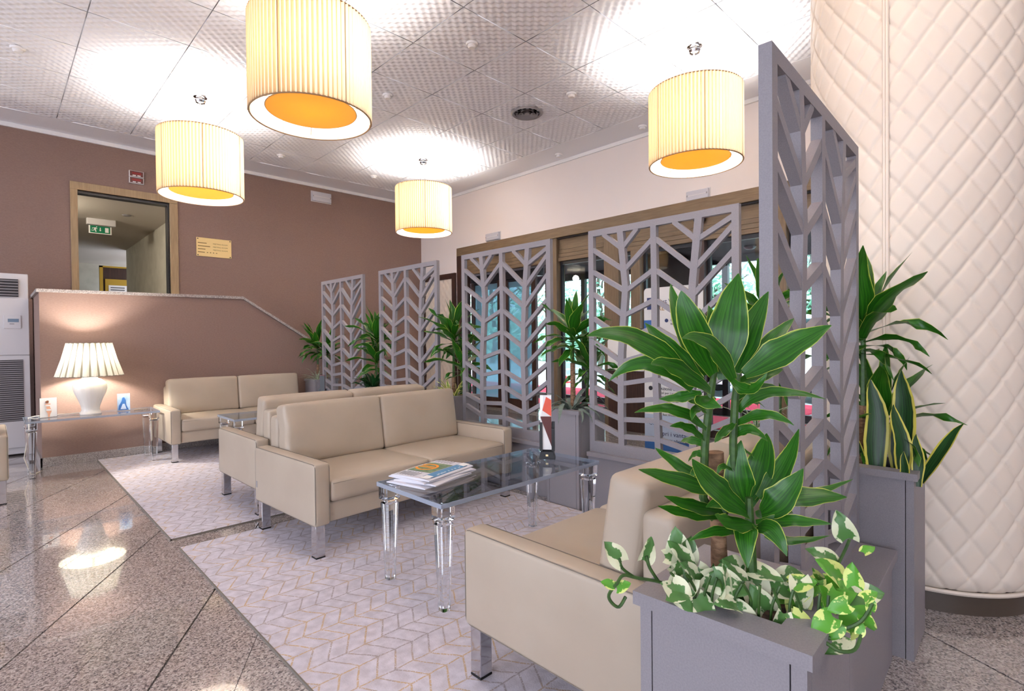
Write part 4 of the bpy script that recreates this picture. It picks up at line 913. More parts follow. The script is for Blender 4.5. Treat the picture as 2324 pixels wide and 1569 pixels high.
o = MB().box(a.x + 0.035, b.x - 0.02, AYF - 0.015, AYF - 0.012, a.z - 0.08, a.z - 0.04).build('display', 'lcd', cpn)
o = MB().box(a.x + 0.05, b.x - 0.06, AYF - 0.015, AYF - 0.012, b.z + 0.05, b.z + 0.06).build('button', 'ac_grey', cpn)
bt = thing('bottle', 'jar of yellow liquid with a white cap on the air conditioner', 'bottle', (-0.03, 8.92, 2.203))
MB().lathe([(0.0, 0.0), (0.085, 0.0), (0.09, 0.02), (0.09, 0.22), (0.07, 0.25)], 24).build('jar', 'yellow_wood', bt, smooth=True)
MB().lathe([(0.08, 0.25), (0.095, 0.25), (0.095, 0.33), (0.0, 0.335)], 24).build('cap', 'white', bt, smooth=True)
MB().lathe([(0.0915, 0.05), (0.0915, 0.19)], 24, cap=False).build('paper_label', 'label_gold', bt, smooth=True)
tag(MB().box(0.36, 0.50, 8.55, 8.66, 0.05, 0.2).build('socket_box', 'ac_white', bevel=0.005), 'small white box low behind the console by the air conditioner', 'box') if False else None
# ================================================================== QUILTED COLUMN
CX, CY, CR = 3.75, 0.54, 0.53
col = thing('upholstered_column', 'round column upholstered in cream diamond-quilted leather', 'column', (CX, CY, 0))
NA, PV = 24, 0.19; na = NA * 20; nz_ = int((ZC - 0.11) / (PV / 20)); q = MB()
for j in range(nz_ + 1):
    z = 0.11 + (ZC - 0.11) * j / nz_; edge = min(1.0, (z - 0.11) / 0.09); rnd = 0.05 * (1 - math.sqrt(max(0.0, 1 - (1 - edge) ** 2)))
    for i in range(na):
        t_ = 2 * math.pi * i / na
        a = math.pi * (NA * t_ / (2 * math.pi) + z / PV); b = math.pi * (NA * t_ / (2 * math.pi) - z / PV)
        sa, sb = abs(math.sin(a)), abs(math.sin(b))
        g = (1 - math.exp(-(sa / 0.2) ** 2)) * (1 - math.exp(-(sb / 0.2) ** 2)); h = 0.007 * g + 0.0035 * math.sqrt(sa * sb) - 0.006 * math.exp(-(sa * sa + sb * sb) / 0.02)
        r = CR - 0.012 + h - rnd; q.v.append((r * math.cos(t_), r * math.sin(t_), z))
q.f = [(j * na + i, j * na + (i + 1) % na, (j + 1) * na + (i + 1) % na, (j + 1) * na + i) for j in range(nz_) for i in range(na)]
q.build('quilted_cover', 'cream_leather', col, smooth='all')
MB().lathe([(0.0, 0.0), (CR - 0.04, 0.0), (CR - 0.04, 0.1), (0.0, 0.1)], 64).build('base_ring', 'column_base', col, smooth=True)
MB().tube([((CR - 0.03) * math.cos(a), (CR - 0.03) * math.sin(a), 0.106) for a in [2 * math.pi * k / 72 for k in range(72)]], 0.011, 6, True).build('bottom_piping', 'cream_leather', col, smooth=True)
d = at_d(2010, 500, 3.0); ang0 = None
for k in range(720):                                    # the seam runs where the view line meets the cover
    pass
best = min((math.radians(g) for g in range(120, 260)), key=lambda g: abs(((CX + CR * math.cos(g)) * RT.x + (CY + CR * math.sin(g)) * RT.y) / ((CX + CR * math.cos(g)) * FW.x + (CY + CR * math.sin(g)) * FW.y) - (2012 - W_PX / 2) / F_PX))
for s in (-1, 1): MB().tube([((CR + 0.002) * math.cos(best + s * 0.012), (CR + 0.002) * math.sin(best + s * 0.012), z) for z in (0.12, 2.0, ZC)], 0.0085, 6).build('seam_piping', 'cream_leather', col, smooth=True)

# ================================================================== PLANTERS AND LATTICE SCREENS
def tall_planter(name, label, loc, rz, h=0.78, w=0.37, d=0.36):
    """w along x, d along y"""
    t = thing(name, label, 'planter', loc, rz, 'tall grey planters'); hw, hd = w / 2 - 0.012, d / 2 - 0.012; k = 0.03
    for sx in (-1, 1):
        MB().box(sx * hw - (0.018 if sx > 0 else 0), sx * hw + (0.018 if sx < 0 else 0), -hd + k, hd - k, 0, h - 0.03).build('side_panel', 'grey_lacquer', t)
    for sy in (-1, 1):
        MB().box(-hw + k, hw - k, sy * hd - (0.018 if sy > 0 else 0), sy * hd + (0.018 if sy < 0 else 0), 0, h - 0.03).build('side_panel', 'grey_lacquer', t)
        for sx in (-1, 1):
            MB().box(sx * hw - (k - 0.003 if sx > 0 else -0.0), sx * hw + (k - 0.003 if sx < 0 else 0.0), sy * hd - (k - 0.003 if sy > 0 else 0), sy * hd + (k - 0.003 if sy < 0 else 0), 0, h - 0.03).build('corner_post', 'grey_lacquer', t)
    r = MB(); ow, od, iw, idd = w / 2, d / 2, w / 2 - 0.075, d / 2 - 0.075
    r.box(-ow, ow, -od, -idd, h - 0.03, h).box(-ow, ow, idd, od, h - 0.03, h).box(-ow, -iw, -idd, idd, h - 0.03, h).box(iw, ow, -idd, idd, h - 0.03, h)
    r.build('rim', 'grey_lacquer', t)
    MB().box(-hw + 0.02, hw - 0.02, -hd + 0.02, hd - 0.02, h - 0.09, h - 0.06).build('soil', 'soil', t)
    return t
def low_box(label, loc, rz, w=1.2, d=0.3, h=0.46):
    t = thing('screen_base', label, 'planter box', loc, rz, 'low grey boxes under the screens')
    MB().box(-w / 2, w / 2, -d / 2 + 0.02, d / 2 - 0.02, 0, h - 0.035).build('body', 'grey_lacquer', t)
    MB().box(-w / 2, w / 2, -d / 2, d / 2, h - 0.035, h).build('cap', 'grey_lacquer', t, bevel=0.002)
    return t
PW, PH, PT = 1.18, 1.73, 0.036
def bar(poly): return MB().prism(poly, -PT / 2, PT / 2, 'y')
def stem_u(k, v):
    """u of the k-th stem at depth v below the top"""
    tab = {0: [(0, 0.245), (0.27, 0.285), (0.55, 0.25), (0.8, 0.245), (1, 0.25)], 1: [(0, 0.485), (0.3, 0.49), (0.6, 0.49), (1, 0.51)], 2: [(0, 0.775), (0.27, 0.735), (0.55, 0.715), (0.8, 0.725), (1, 0.735)]}[k]
    for (v0, u0), (v1, u1) in zip(tab, tab[1:]):
        if v <= v1: return u0 + (u1 - u0) * (v - v0) / (v1 - v0)
    return tab[-1][1]
def make_screen(label):
    t = thing('lattice_screen', label, 'screen', group='grey branch-pattern lattice screens')
    def X(u): return (u - 0.5) * PW
    def Z(v): return (1 - v) * PH
    fr = 0.048
    for u0, u1 in ((0, fr / PW), (1 - fr / PW, 1)): bar([(X(u0), 0), (X(u1), 0), (X(u1), PH), (X(u0), PH)]).build('stile', 'grey_lacquer', t)
    bar([(X(0) + fr, PH - fr), (X(1) - fr, PH - fr), (X(1) - fr, PH), (X(0) + fr, PH)]).build('top_rail', 'grey_lacquer', t)
    bar([(X(0) + fr, 0), (X(1) - fr, 0), (X(1) - fr, 0.085), (X(0) + fr, 0.085)]).build('bottom_rail', 'grey_lacquer', t)
    v0, v1 = fr / PH, 1 - 0.085 / PH
    for k, hw in ((0, 0.026), (1, 0.023), (2, 0.026)):
        vs = [v0, 0.27, 0.55, 0.8, v1]
        bar([(X(stem_u(k, v)) - hw, Z(v)) for v in vs] + [(X(stem_u(k, v)) + hw, Z(v)) for v in reversed(vs)]).build('stem', 'grey_lacquer', t)
    def slat(u0, va, u1, vb, wd=0.034):
        h = wd / 2 * math.sqrt(1 + ((vb - va) * PH / ((u1 - u0) * PW)) ** 2); h = min(h, 0.03)
        e = 0.0015; s = PT / 2 - e
        MB().prism([(X(u0), Z(va) - h), (X(u1), Z(vb) - h), (X(u1), Z(vb) + h), (X(u0), Z(va) + h)], -s, s, 'y').build('slat', 'grey_lacquer', t)
    l = [.09, .19, .29, .40, .505, .62, .71, .80, .865]; ls = [.195, .285, .39, .49, .59, .685, .76, .84, .915]
    m_ = [.075, .205, .33, .445, .545, .655, .74, .83, .905]; rs = [.22, .325, .43, .53, .63, .715, .80, .87, .935]; r_ = [.08, .175, .295, .39, .505, .61, .70, .79, .885]
    fu = fr / PW
    for k in range(9):
        slat(fu, l[k], stem_u(0, ls[k]), ls[k]); slat(stem_u(0, ls[k]), ls[k], stem_u(1, m_[k]), m_[k])
        slat(stem_u(1, m_[k]), m_[k], stem_u(2, rs[k]), rs[k]); slat(stem_u(2, rs[k]), rs[k], 1 - fu, r_[k])
    slat(0.11, 0.02, stem_u(0, 0.1), 0.1); slat(0.38, 0.02, stem_u(0, 0.1), 0.1)
    slat(0.61, 0.02, stem_u(2, 0.11), 0.11); slat(1 - fu, 0.045, stem_u(2, 0.11), 0.11)
    return t
XS = 3.385
row = [(6.715, 'lattice screen farthest from the viewer, beside the stair parapet'), (5.15, 'second lattice screen, in front of the room corner'), (3.56, 'lattice screen in front of the glass door leaves'), (1.98, 'lattice screen in front of the standing banner')]
sc0 = None
for y, lab in row:
    low_box(lab.replace('lattice screen', 'low grey box under the lattice screen'), (XS + 0.03, y, 0), math.pi / 2, 1.19, 0.17)
    if sc0 is None: sc0 = make_screen(lab); o = sc0
    else: o = dup(sc0, (0, 0, 0), 0, lab)
    o.location = (XS, y, 0.4605); o.rotation_euler = (0, 0, -math.pi / 2)
A5 = math.radians(2.5)
p5 = Vector((2.08, 0.60))
low_box('low grey box under the nearest tall lattice screen', (2.03, 0.575, 0), A5, 1.25, 0.30)
o = dup(sc0, (2.105, 0.585, 0.4605), A5, 'nearest lattice screen, standing tall in front of the quilted column'); o.scale = (0.965, 1, 0.982)

gaps = [(7.49, 'tall grey planter at the foot of the stair parapet', 0.80), (5.93, 'tall grey planter between the two farthest screens', 0.78), (4.355, 'tall grey planter left of the screen before the glass doors', 0.78), (2.77, 'tall grey planter behind the acrylic coffee table', 0.78), (1.235, 'tall grey planter at the far end of the nearest sofa', 0.78)]
for y, lab, h in gaps: tall_planter('tall_planter', lab, (3.44, y, 0), 0, h, 0.37, 0.36 if y > 1.3 else 0.31)
tall_planter('tall_planter', 'grey foreground planter holding the large dracaena', (1.215, 0.488, 0), math.radians(1.5), 0.78, 0.37, 0.365)
tall_planter('tall_planter', 'tall grey planter in front of the quilted column', (2.868, 0.578, 0), math.radians(2.0), 0.78, 0.375, 0.36)

# ================================================================== LEAVES
def leaf_strip(pts, nor, widths, uvscale=1.0, fold=0.12, wave=0.0, seed=0):
    """blade along pts; nor = face normal hint at each point; returns mesh with uv (u across, v along)"""
    mb = MB(); uv = []; n = len(pts); rnd = random.Random(seed); ph = rnd.uniform(0, 6)
    for i, p in enumerate(pts):
        t = (pts[min(i + 1, n - 1)] - pts[max(i - 1, 0)]).normalized(); a = t.cross(nor[i])
        a = a.normalized() if a.length > 1e-6 else t.orthogonal().normalized(); nn = a.cross(t).normalized()
        w = widths[i] / 2
        for k, s in enumerate((-1, -0.55, 0, 0.55, 1)):
            lift = fold * w * abs(s) * 1.2 + wave * w * (abs(s) ** 2) * math.sin(ph + i * 1.5 + (1.3 if s > 0 else 0))
            mb.v.append(tuple(p + a * (w * s) + nn * lift)); uv.append(((s + 1) / 2, i / (n - 1)))
    mb.f = [(i * 5 + k, i * 5 + k + 1, (i + 1) * 5 + k + 1, (i + 1) * 5 + k) for i in range(n - 1) for k in range(4)]
    return mb, uv
def leaf_mesh(mb, uv, material):
    me = bpy.data.meshes.new('leaf'); me.from_pydata(mb.v, [], mb.f)
    l = me.uv_layers.new(name='UVMap')
    for lp in me.loops: l.data[lp.index].uv = uv[lp.vertex_index]
    for p in me.polygons: p.use_smooth = True
    me.materials.append(MATS[material]); return me
def width_profile(n, w, kind='drac'):
    out = []
    for i in range(n):
        v = i / (n - 1)
        if kind == 'drac': k = min(1.0, 0.34 + 1.9 * v) * max(0.02, (1 - v ** 2.6)) ** 0.9
        elif kind == 'sans': k = min(1.0, 0.55 + 1.3 * v) * max(0.03, (1 - v ** 4)) ** 0.8
        else: k = max(0.05, (1 - v)) ** 0.6
        out.append(w * k)
    return out
def std_leaf(bend, w, kind, material, seed, n=9, tw=0.0, wave=0.25):
    """unit-length leaf leaving the origin along +x and bending down by `bend` radians"""
    pts = []; nor = []; x = z = 0.0; a = 0.0
    for i in range(n):
        pts.append(Vector((x, 0.03 * math.sin(i + seed) * (i / n), z))); nor.append(Vector((math.sin(-a) * -1 * 0 - math.sin(a) * -1, tw * i / n, math.cos(a))))
        a = -bend * ((i + 1) / n) ** 1.5; x += math.cos(a) / (n - 1); z += math.sin(a) / (n - 1)
    return leaf_mesh(*leaf_strip(pts, nor, width_profile(n, w, kind), fold=0.22, wave=wave, seed=seed), material)
DR = [std_leaf(b, w, 'drac', 'leaf_dracaena', s, tw=tw) for s, (b, w, tw) in enumerate(((0.2, 0.26, 0), (0.5, 0.28, 0.3), (0.9, 0.26, -0.3), (1.3, 0.24, 0.4), (1.7, 0.2, -0.2), (0.7, 0.3, 0.1)))]
DK = [std_leaf(b, 0.2, 'drac', 'leaf_dark', s) for s, b in enumerate((0.5, 0.9, 1.4))]
SPI = [std_leaf(b, 0.05, 'grass', 'leaf_spider', s, wave=0.0) for s, b in enumerate((1.2, 1.7, 2.2))]
YEL = [std_leaf(b, 0.14, 'grass', 'leaf_yellow', s, wave=0.05) for s, b in enumerate((0.5, 1.1, 1.6))]
GRY = [std_leaf(b, 0.12, 'drac', 'grey_leaf', s, wave=0.05) for s, b in enumerate((1.9, 2.5, 3.0))]
SAN = [std_leaf(b, 0.22, 'sans', 'leaf_sansevieria', s, wave=0.12) for s, b in enumerate((0.15, 0.3))]
def blocked(p): return math.hypot(p.x - CX, p.y - CY) < CR + 0.03 or p.y > 7.66
def put_leaf(parent, me, base, az, el, ln, roll=0.0):
    for tr in range(8):
        pts = [Vector(parent.location) + Vector(base) + Vector((math.cos(az) * math.cos(el * 0.7), math.sin(az) * math.cos(el * 0.7), 0)) * (ln * f) for f in (0.6, 1.0)]
        if not any(blocked(p) for p in pts): break
        az += 0.75
    o = obj('leaf', me, parent, base); o.rotation_mode = 'QUATERNION'
    q = Matrix.Rotation(az, 4, 'Z') @ Matrix.Rotation(-el, 4, 'Y') @ Matrix.Rotation(roll, 4, 'X')
    o.rotation_quaternion = q.to_quaternion(); o.scale = (ln, ln, ln); return o
def rosette(parent, c, n, ln, rnd, kinds=None, el0=82, el1=-12, zspan=0.16):
    kinds = kinds or DR
    for i in range(n):
        f = i / max(1, n - 1); el = math.radians(el0 + (el1 - el0) * f ** 0.9 + rnd.uniform(-8, 8)); az = i * 2.39996 + rnd.uniform(-0.25, 0.25)
        l = ln * (0.7 + 0.35 * math.sin(math.pi * min(1, 0.25 + f * 0.8))) * rnd.uniform(0.85, 1.1)
        k = min(len(kinds) - 1, int(f * len(kinds) * 0.99)) if rnd.random() < 0.7 else rnd.randrange(len(kinds))
        put_leaf(parent, kinds[k], Vector(c) + Vector((0, 0, zspan * (0.5 - f))), az, el, l, rnd.uniform(-0.3, 0.3))
def dracaena(label, x, y, zs, canes, seed, extra=None):
    t = thing('dracaena', label, 'plant', (x, y, zs), 0, 'potted dracaenas of the lounge'); rnd = random.Random(seed)
    for (dx, dy, h, cane, n, ln) in canes:
        hc = h * cane
        if hc > 0.03: MB().tube([(dx, dy, -0.02), (dx * 1.05, dy * 1.05, hc)], [0.022, 0.02], 8).build('cane', 'cane', t, smooth=True)
        MB().tube([(dx * 1.05, dy * 1.05, hc), (dx * 1.2 + 0.01, dy * 1.2, h)], [0.014, 0.01], 6).build('stem', 'green_stem', t, smooth=True)
        rosette(t, (dx * 1.2 + 0.01, dy * 1.2, h), n + 5, ln, rnd)
    return t
def underplant(name, label, x, y, zs, kinds, n, ln, el, seed, cat='plant', spread=0.03):
    t = thing(name, label, cat, (x, y, zs)); rnd = random.Random(seed)
    MB().lathe([(0.0, -0.01), (0.02, -0.01), (0.015, 0.02), (0.0, 0.03)], 8).build('crown', 'green_stem', t, smooth=True)
    for i in range(n): put_leaf(t, kinds[rnd.randrange(len(kinds))], (rnd.uniform(-spread, spread), rnd.uniform(-spread, spread), 0.0), i * 2.4 + rnd.uniform(-0.3, 0.3), math.radians(rnd.uniform(*el)), ln * rnd.uniform(0.7, 1.15), rnd.uniform(-0.3, 0.3))
    return t
G = 3.44
dracaena('two-headed dracaena in the planter by the stair parapet', G, 7.49, 0.735, [(-0.03, 0.05, 0.5, 0.55, 17, 0.36), (0.05, -0.05, 0.42, 0.5, 15, 0.34)], 3)
underplant('spider_plant', 'spider plant spilling over the planter by the stair parapet', G - 0.06, 7.45, 0.735, SPI, 44, 0.29, (40, 85), 4)
dracaena('dracaena rising between the two farthest screens', G, 5.93, 0.715, [(0, 0.02, 0.62, 0.35, 20, 0.4), (-0.04, -0.05, 0.35, 0.2, 14, 0.36)], 5)
underplant('dark_foliage_plant', 'dark green bushy plant at the foot of the second planter', G - 0.06, 5.93, 0.72, DK, 36, 0.30, (30, 80), 6)
dracaena('dracaena left of the screen before the glass doors', G, 4.355, 0.715, [(0, 0.03, 0.62, 0.4, 20, 0.42), (0.02, -0.06, 0.34, 0.2, 14, 0.38)], 8)
underplant('striped_grass', 'yellow striped grassy plant in the third planter', G - 0.08, 4.33, 0.72, YEL, 28, 0.32, (40, 85), 9)
dracaena('dracaena with a bare brown cane behind the coffee table', G, 2.77, 0.715, [(-0.03, 0.0, 0.62, 0.7, 22, 0.36), (0.05, -0.07, 0.38, 0.2, 14, 0.36)], 10)
underplant('silver_bromeliad', 'grey-leaved bromeliad curling over the planter behind the table', G - 0.08, 2.74, 0.74, GRY, 24, 0.40, (42, 78), 11)
dracaena('dracaena seen between the nearest screen and the banner', G, 1.25, 0.715, [(0, 0.0, 0.70, 0.45, 20, 0.38), (-0.05, -0.08, 0.4, 0.2, 12, 0.36)], 12)
underplant('spider_plant', 'spider plant in the planter at the end of the nearest sofa', G - 0.08, 1.26, 0.72, SPI, 34, 0.34, (40, 85), 13)
dracaena('dracaena standing against the quilted column', 2.90, 0.60, 0.715, [(-0.01, 0.02, 0.62, 0.5, 20, 0.37), (0.05, -0.03, 0.20, 0.1, 15, 0.33)], 21)
sv = thing('snake_plant', 'yellow edged snake plant in the planter before the column', 'plant', (2.82, 0.50, 0.715))
for dx, dy, az, el, ln, k, ro in ((-0.05, 0.05, 0.3, 87, 0.44, 0, 0.1), (0.02, -0.03, 0.0, 87, 0.48, 0, -0.15), (-0.06, -0.05, 0.5, 84, 0.34, 1, 0.2), (0.03, -0.10, 5.0, 66, 0.30, 1, 0.6), (0.04, 0.05, 0.9, 82, 0.34, 1, 0.3), (-0.10, -0.06, 3.3, 70, 0.16, 1, 3.1), (-0.06, -0.10, 0.2, 80, 0.22, 1, 0.0), (0.0, 0.10, 1.6, 78, 0.32, 0, 0.5)):
    put_leaf(sv, SAN[k], (dx, dy, 0), az, math.radians(el), ln, ro)

# ---- the large foreground dracaena: blades set one by one
DP = 1.205
fd = thing('dracaena', 'large foreground dracaena with yellow margined leaves', 'plant', (1.215, 0.488, 0.715), 0, 'potted dracaenas of the lounge')
fdi = Matrix.Translation(-Vector(fd.location))
def fp(o): o.matrix_parent_inverse = fdi; return o
cane_b, cane_t = at_d(1637, 1400, DP + 0.02), at_d(1624, 1026, DP + 0.02)
fp(MB().tube([cane_b.lerp(cane_t, k / 6) + Vector((0.002 * math.sin(3 * k), 0, 0)) for k in range(7)], [0.0185, 0.0175, 0.0185, 0.017, 0.018, 0.0175, 0.0185], 12).build('cane', 'cane', fd, smooth=True))
for pts in ([(1622, 1180, .02), (1596, 1130, .0), (1600, 1010, -.01), (1612, 900, -.01), (1622, 840, 0)], [(1640, 1170, .0), (1664, 1110, -.02), (1664, 1000, -.03), (1668, 910, -.02), (1675, 850, -.01)]):
    fp(MB().tube([at_d(x, y, DP + d) for x, y, d in pts], [0.010, 0.0095, 0.009, 0.009, 0.006], 8).build('stem', 'green_stem', fd, smooth=True))
fp(MB().tube([at_d(x, y, DP - 0.04) for x, y in ((1705, 1400), (1706, 1300), (1702, 1200), (1700, 1130))], [0.013, 0.012, 0.011, 0.008], 8).build('stem', 'green_stem', fd, smooth=True))
BL = [  # base, middle, tip (pixels), blade width (pixels), depth shift of base and tip
 ((1640, 850), (1655, 730), (1676, 621), 88, 0, .03), ((1618, 850), (1570, 740), (1546, 660), 66, -.02, -.05), ((1605, 850), (1550, 740), (1522, 645), 48, .03, .08), ((1592, 865), (1520, 795), (1464, 733), 50, 0, .02),
 ((1575, 868), (1450, 775), (1331, 763), 56, -.02, -.10), ((1570, 885), (1470, 826), (1381, 866), 44, 0, .06), ((1612, 888), (1530, 838), (1478, 828), 52, -.03, -.13), ((1668, 845), (1700, 755), (1744, 662), 62, .01, .05),
 ((1690, 850), (1790, 790), (1887, 739), 68, -.02, -.10), ((1688, 850), (1750, 775), (1802, 723), 40, .0, .06), ((1662, 862), (1702, 885), (1741, 846), 30, -.03, -.12), ((1664, 862), (1610, 785), (1548, 768), 50, -.03, -.12),
 ((1676, 935), (1745, 892), (1873, 906), 28, -.02, -.06), ((1602, 975), (1530, 932), (1440, 937), 30, -.02, -.08), ((1668, 965), (1735, 942), (1802, 966), 26, -.02, -.1), ((1600, 1000), (1560, 972), (1520, 968), 26, -.01, -.06),
 ((1602, 1012), (1570, 1000), (1545, 1002), 22, -.01, .05), ((1664, 995), (1700, 975), (1742, 1002), 26, -.02, -.05), ((1612, 905), (1602, 912), (1638, 925), 42, -.04, -.14), ((1665, 940), (1700, 912), (1737, 926), 26, -.02, .08), ((1640, 850), (1600, 760), (1588, 700), 50, .05, .12), ((1668, 960), (1640, 985), (1622, 1005), 20, -.03, -.1), ((1604, 940), (1580, 930), (1570, 955), 22, -.02, -.08),
 ((1690, 1140), (1676, 1075), (1682, 1000), 62, -.02, -.03), ((1702, 1130), (1728, 1050), (1740, 984), 62, .02, .06), ((1722, 1130), (1775, 1065), (1813, 974), 46, 0, .03), ((1700, 1168), (1625, 1110), (1571, 1042), 62, -.04, -.12),
 ((1655, 1125), (1540, 1092), (1449, 1066), 42, -.02, -.1), ((1640, 1125), (1545, 1060), (1487, 1017), 30, 0, .04), ((1640, 1162), (1570, 1150), (1507, 1126), 36, -.02, -.1), ((1640, 1172), (1560, 1165), (1493, 1149), 32, -.02, -.06),
 ((1728, 1165), (1775, 1130), (1823, 1064), 66, -.03, -.06), ((1752, 1140), (1840, 1128), (1922, 1129), 48, -.02, -.02), ((1745, 1140), (1850, 1118), (1936, 1088), 20, .0, .05), ((1715, 1185), (1800, 1183), (1888, 1190), 28, -.04, -.1),
 ((1712, 1190), (1655, 1190), (1622, 1168), 46, -.05, -.16), ((1698, 1190), (1692, 1220), (1697, 1290), 46, -.05, -.12), ((1716, 1200), (1752, 1205), (1786, 1263), 42, -.05, -.12), ((1680, 1210), (1620, 1208), (1563, 1229), 24, -.03, -.04), ((1735, 1218), (1800, 1228), (1884, 1216), 20, -.03, -.02), ((1700, 1150), (1712, 1090), (1720, 1040), 50, .04, .10), ((1730, 1150), (1770, 1150), (1800, 1165), 44, .03, .08),
 ((1640, 862), (1628, 770), (1608, 694), 54, .02, .07), ((1675, 872), (1728, 852), (1778, 838), 38, .02, .08), ((1592, 892), (1545, 902), (1496, 906), 30, .02, .08), ((1690, 1162), (1650, 1142), (1602, 1152), 42, -.03, -.06), ((1715, 1168), (1742, 1182), (1778, 1212), 38, -.02, .03), ((1600, 930), (1570, 905), (1530, 912), 26, .02, .07), ((1672, 905), (1720, 878), (1770, 882), 28, .02, .08), ((1600, 1040), (1580, 1030), (1562, 1048), 18, -.01, .03), ((1664, 1040), (1688, 1025), (1712, 1040), 18, -.02, .03), ((1598, 1075), (1578, 1070), (1566, 1092), 16, -.01, -.04), ((1664, 1070), (1640, 1060), (1628, 1078), 16, -.03, -.06)]
def bez(a, b, c, n):
    ctl = b * 2 - (a + c) * 0.5
    return [a * (1 - t) ** 2 + ctl * (2 * t * (1 - t)) + c * t * t for t in [k / (n - 1) for k in range(n)]]
for k, (b, m_, tp, w, d0, d1) in enumerate(BL):
    a_, m2, c_ = at_d(*b, DP + d0), at_d(*m_, DP + (d0 + d1) / 2 - 0.01), at_d(*tp, DP + d1)
    n = 14; pts = bez(a_, m2, c_, n); rnd = random.Random(k * 7 + 1); tw = rnd.uniform(-0.5, 0.5)
    nor = []
    for i, p in enumerate(pts):
        h = (CAM - p).normalized() * 0.75 + Vector((0, 0, 0.45)); nor.append(h + RT * (tw * (i / n - 0.3)))
    wd = w / F_PX * DP * 1.12
    mb, uv = leaf_strip(pts, nor, width_profile(n, wd), fold=0.16, wave=0.22 if w < 35 else 0.12, seed=k)
    fp(obj('leaf', leaf_mesh(mb, uv, 'leaf_dracaena'), fd))

# ---- pothos around its foot
def heart(material, wob, curl):
    mb = MB(); nr, nc = 9, 7
    for i in range(nr):
        v = i / (nr - 1); w = 0.44 * max(0.0, math.sin(math.pi * (0.13 + 0.87 * v) ** 0.8)) ** 0.75 * (1 - 0.2 * v) + 0.004
        if i == nr - 1: w = 0.004
        for k in range(nc):
            s = -1 + 2 * k / (nc - 1)
            x = v - 0.16 * (1 - v) ** 3 * abs(s) ** 1.5; y = w * s
            z = 0.35 * w * abs(s) ** 1.3 * 0.6 - curl * v * v + wob * math.sin(6 * v + 2.5 * s) * abs(s)
            mb.v.append((x, y, z))
    mb.f = [(i * nc + k, i * nc + k + 1, (i + 1) * nc + k + 1, (i + 1) * nc + k) for i in range(nr - 1) for k in range(nc - 1)]
    return mb.mesh('leaf', material, smooth='all')
HW = [heart('leaf_pothos', w, c) for w, c in ((0.05, 0.15), (-0.06, 0.3), (0.04, 0.45))]; HL = [heart('leaf_pothos_lime', w, c) for w, c in ((0.05, 0.15), (-0.05, 0.35))]
po = thing('pothos', 'variegated white and green pothos trailing over the foreground planter', 'plant', (1.215, 0.488, 0.715))
poi = Matrix.Translation(-Vector(po.location)); rnd = random.Random(77)
def heart_at(px, py, dep, size_px, ang_deg, lime=False, tilt=0.0):
    """leaf with its stalk end at the pixel, tip pointing at screen angle ang_deg (0 right, 90 up)"""
    p = at_d(px, py, dep); a = math.radians(ang_deg)
    d = (RT * math.cos(a) + UP * math.sin(a) + FW * tilt).normalized(); nrm = (CAM - p).normalized() * 0.8 + Vector((0, 0, rnd.uniform(0.1, 1.0))) + RT * rnd.uniform(-0.8, 0.8)
    y = nrm.cross(d).normalized(); z = d.cross(y).normalized(); s = size_px / F_PX * dep
    o = obj('leaf', rnd.choice(HL if lime else HW), po); o.matrix_parent_inverse = poi
    o.matrix_basis = Matrix(((d.x * s, y.x * s, z.x * s, p.x), (d.y * s, y.y * s, z.y * s, p.y), (d.z * s, y.z * s, z.z * s, p.z), (0, 0, 0, 1)))
def vine(pts, r=0.0035):
    q = [at_d(x, y, d) for x, y, d in pts]; c = [q[0]]
    for i in range(len(q) - 1):
        p0, p1, p2, p3 = q[max(i - 1, 0)], q[i], q[i + 1], q[min(i + 2, len(q) - 1)]
        c += [p1 * (2 * f ** 3 - 3 * f * f + 1) + p2 * (3 * f * f - 2 * f ** 3) + (p2 - p0) * 0.5 * (f ** 3 - 2 * f * f + f) + (p3 - p1) * 0.5 * (f ** 3 - f * f) for f in (0.25, 0.5, 0.75, 1.0)]
    o = MB().tube(c, r, 6).build('vine', 'green_stem', po, smooth=True); o.matrix_parent_inverse = poi
vine([(1560, 1345, 1.16), (1500, 1322, 1.14), (1445, 1312, 1.12), (1415, 1306, 1.11), (1400, 1325, 1.10), (1382, 1350, 1.10), (1388, 1368, 1.10), (1405, 1378, 1.10), (1420, 1355, 1.10)])
vine([(1440, 1311, 1.12), (1412, 1290, 1.11), (1405, 1268, 1.11)]); vine([(1495, 1321, 1.14), (1475, 1290, 1.13), (1466, 1262, 1.13)])
for a in ((1410, 1276, 1.11, 58, 128, False), (1462, 1272, 1.13, 52, 62, False), (1392, 1330, 1.10, 30, 160, True), (1400, 1335, 1.10, 34, 20, True)): heart_at(*a)
vine([(1800, 1440, 1.05), (1860, 1452, 1.02), (1905, 1478, 1.0), (1940, 1475, 1.0), (1955, 1440, 1.0)]); vine([(1855, 1330, 1.14), (1890, 1300, 1.16), (1915, 1255, 1.18), (1928, 1225, 1.18)])
vine([(1840, 1445, 1.04), (1910, 1430, 1.02), (1955, 1410, 1.0), (1980, 1370, 1.0)]); vine([(1755, 1420, 1.06), (1830, 1435, 1.04), (1885, 1450, 1.02)])
for a in ((1926, 1222, 1.18, 62, 118, False), (1896, 1282, 1.17, 62, 140, False), (1960, 1255, 1.15, 30, 40, True), (1965, 1400, 1.0, 44, -70, True), (1940, 1330, 1.02, 52, 100, True), (1925, 1370, 1.02, 46, 200, True), (1960, 1360, 1.01, 36, 30, True), (1890, 1400, 1.03, 60, 215, True), (1905, 1420, 1.02, 40, 240, True), (1975, 1385, 1.0, 30, 80, True), (1950, 1440, 1.0, 26, 70, True)): heart_at(*a)
n = 0
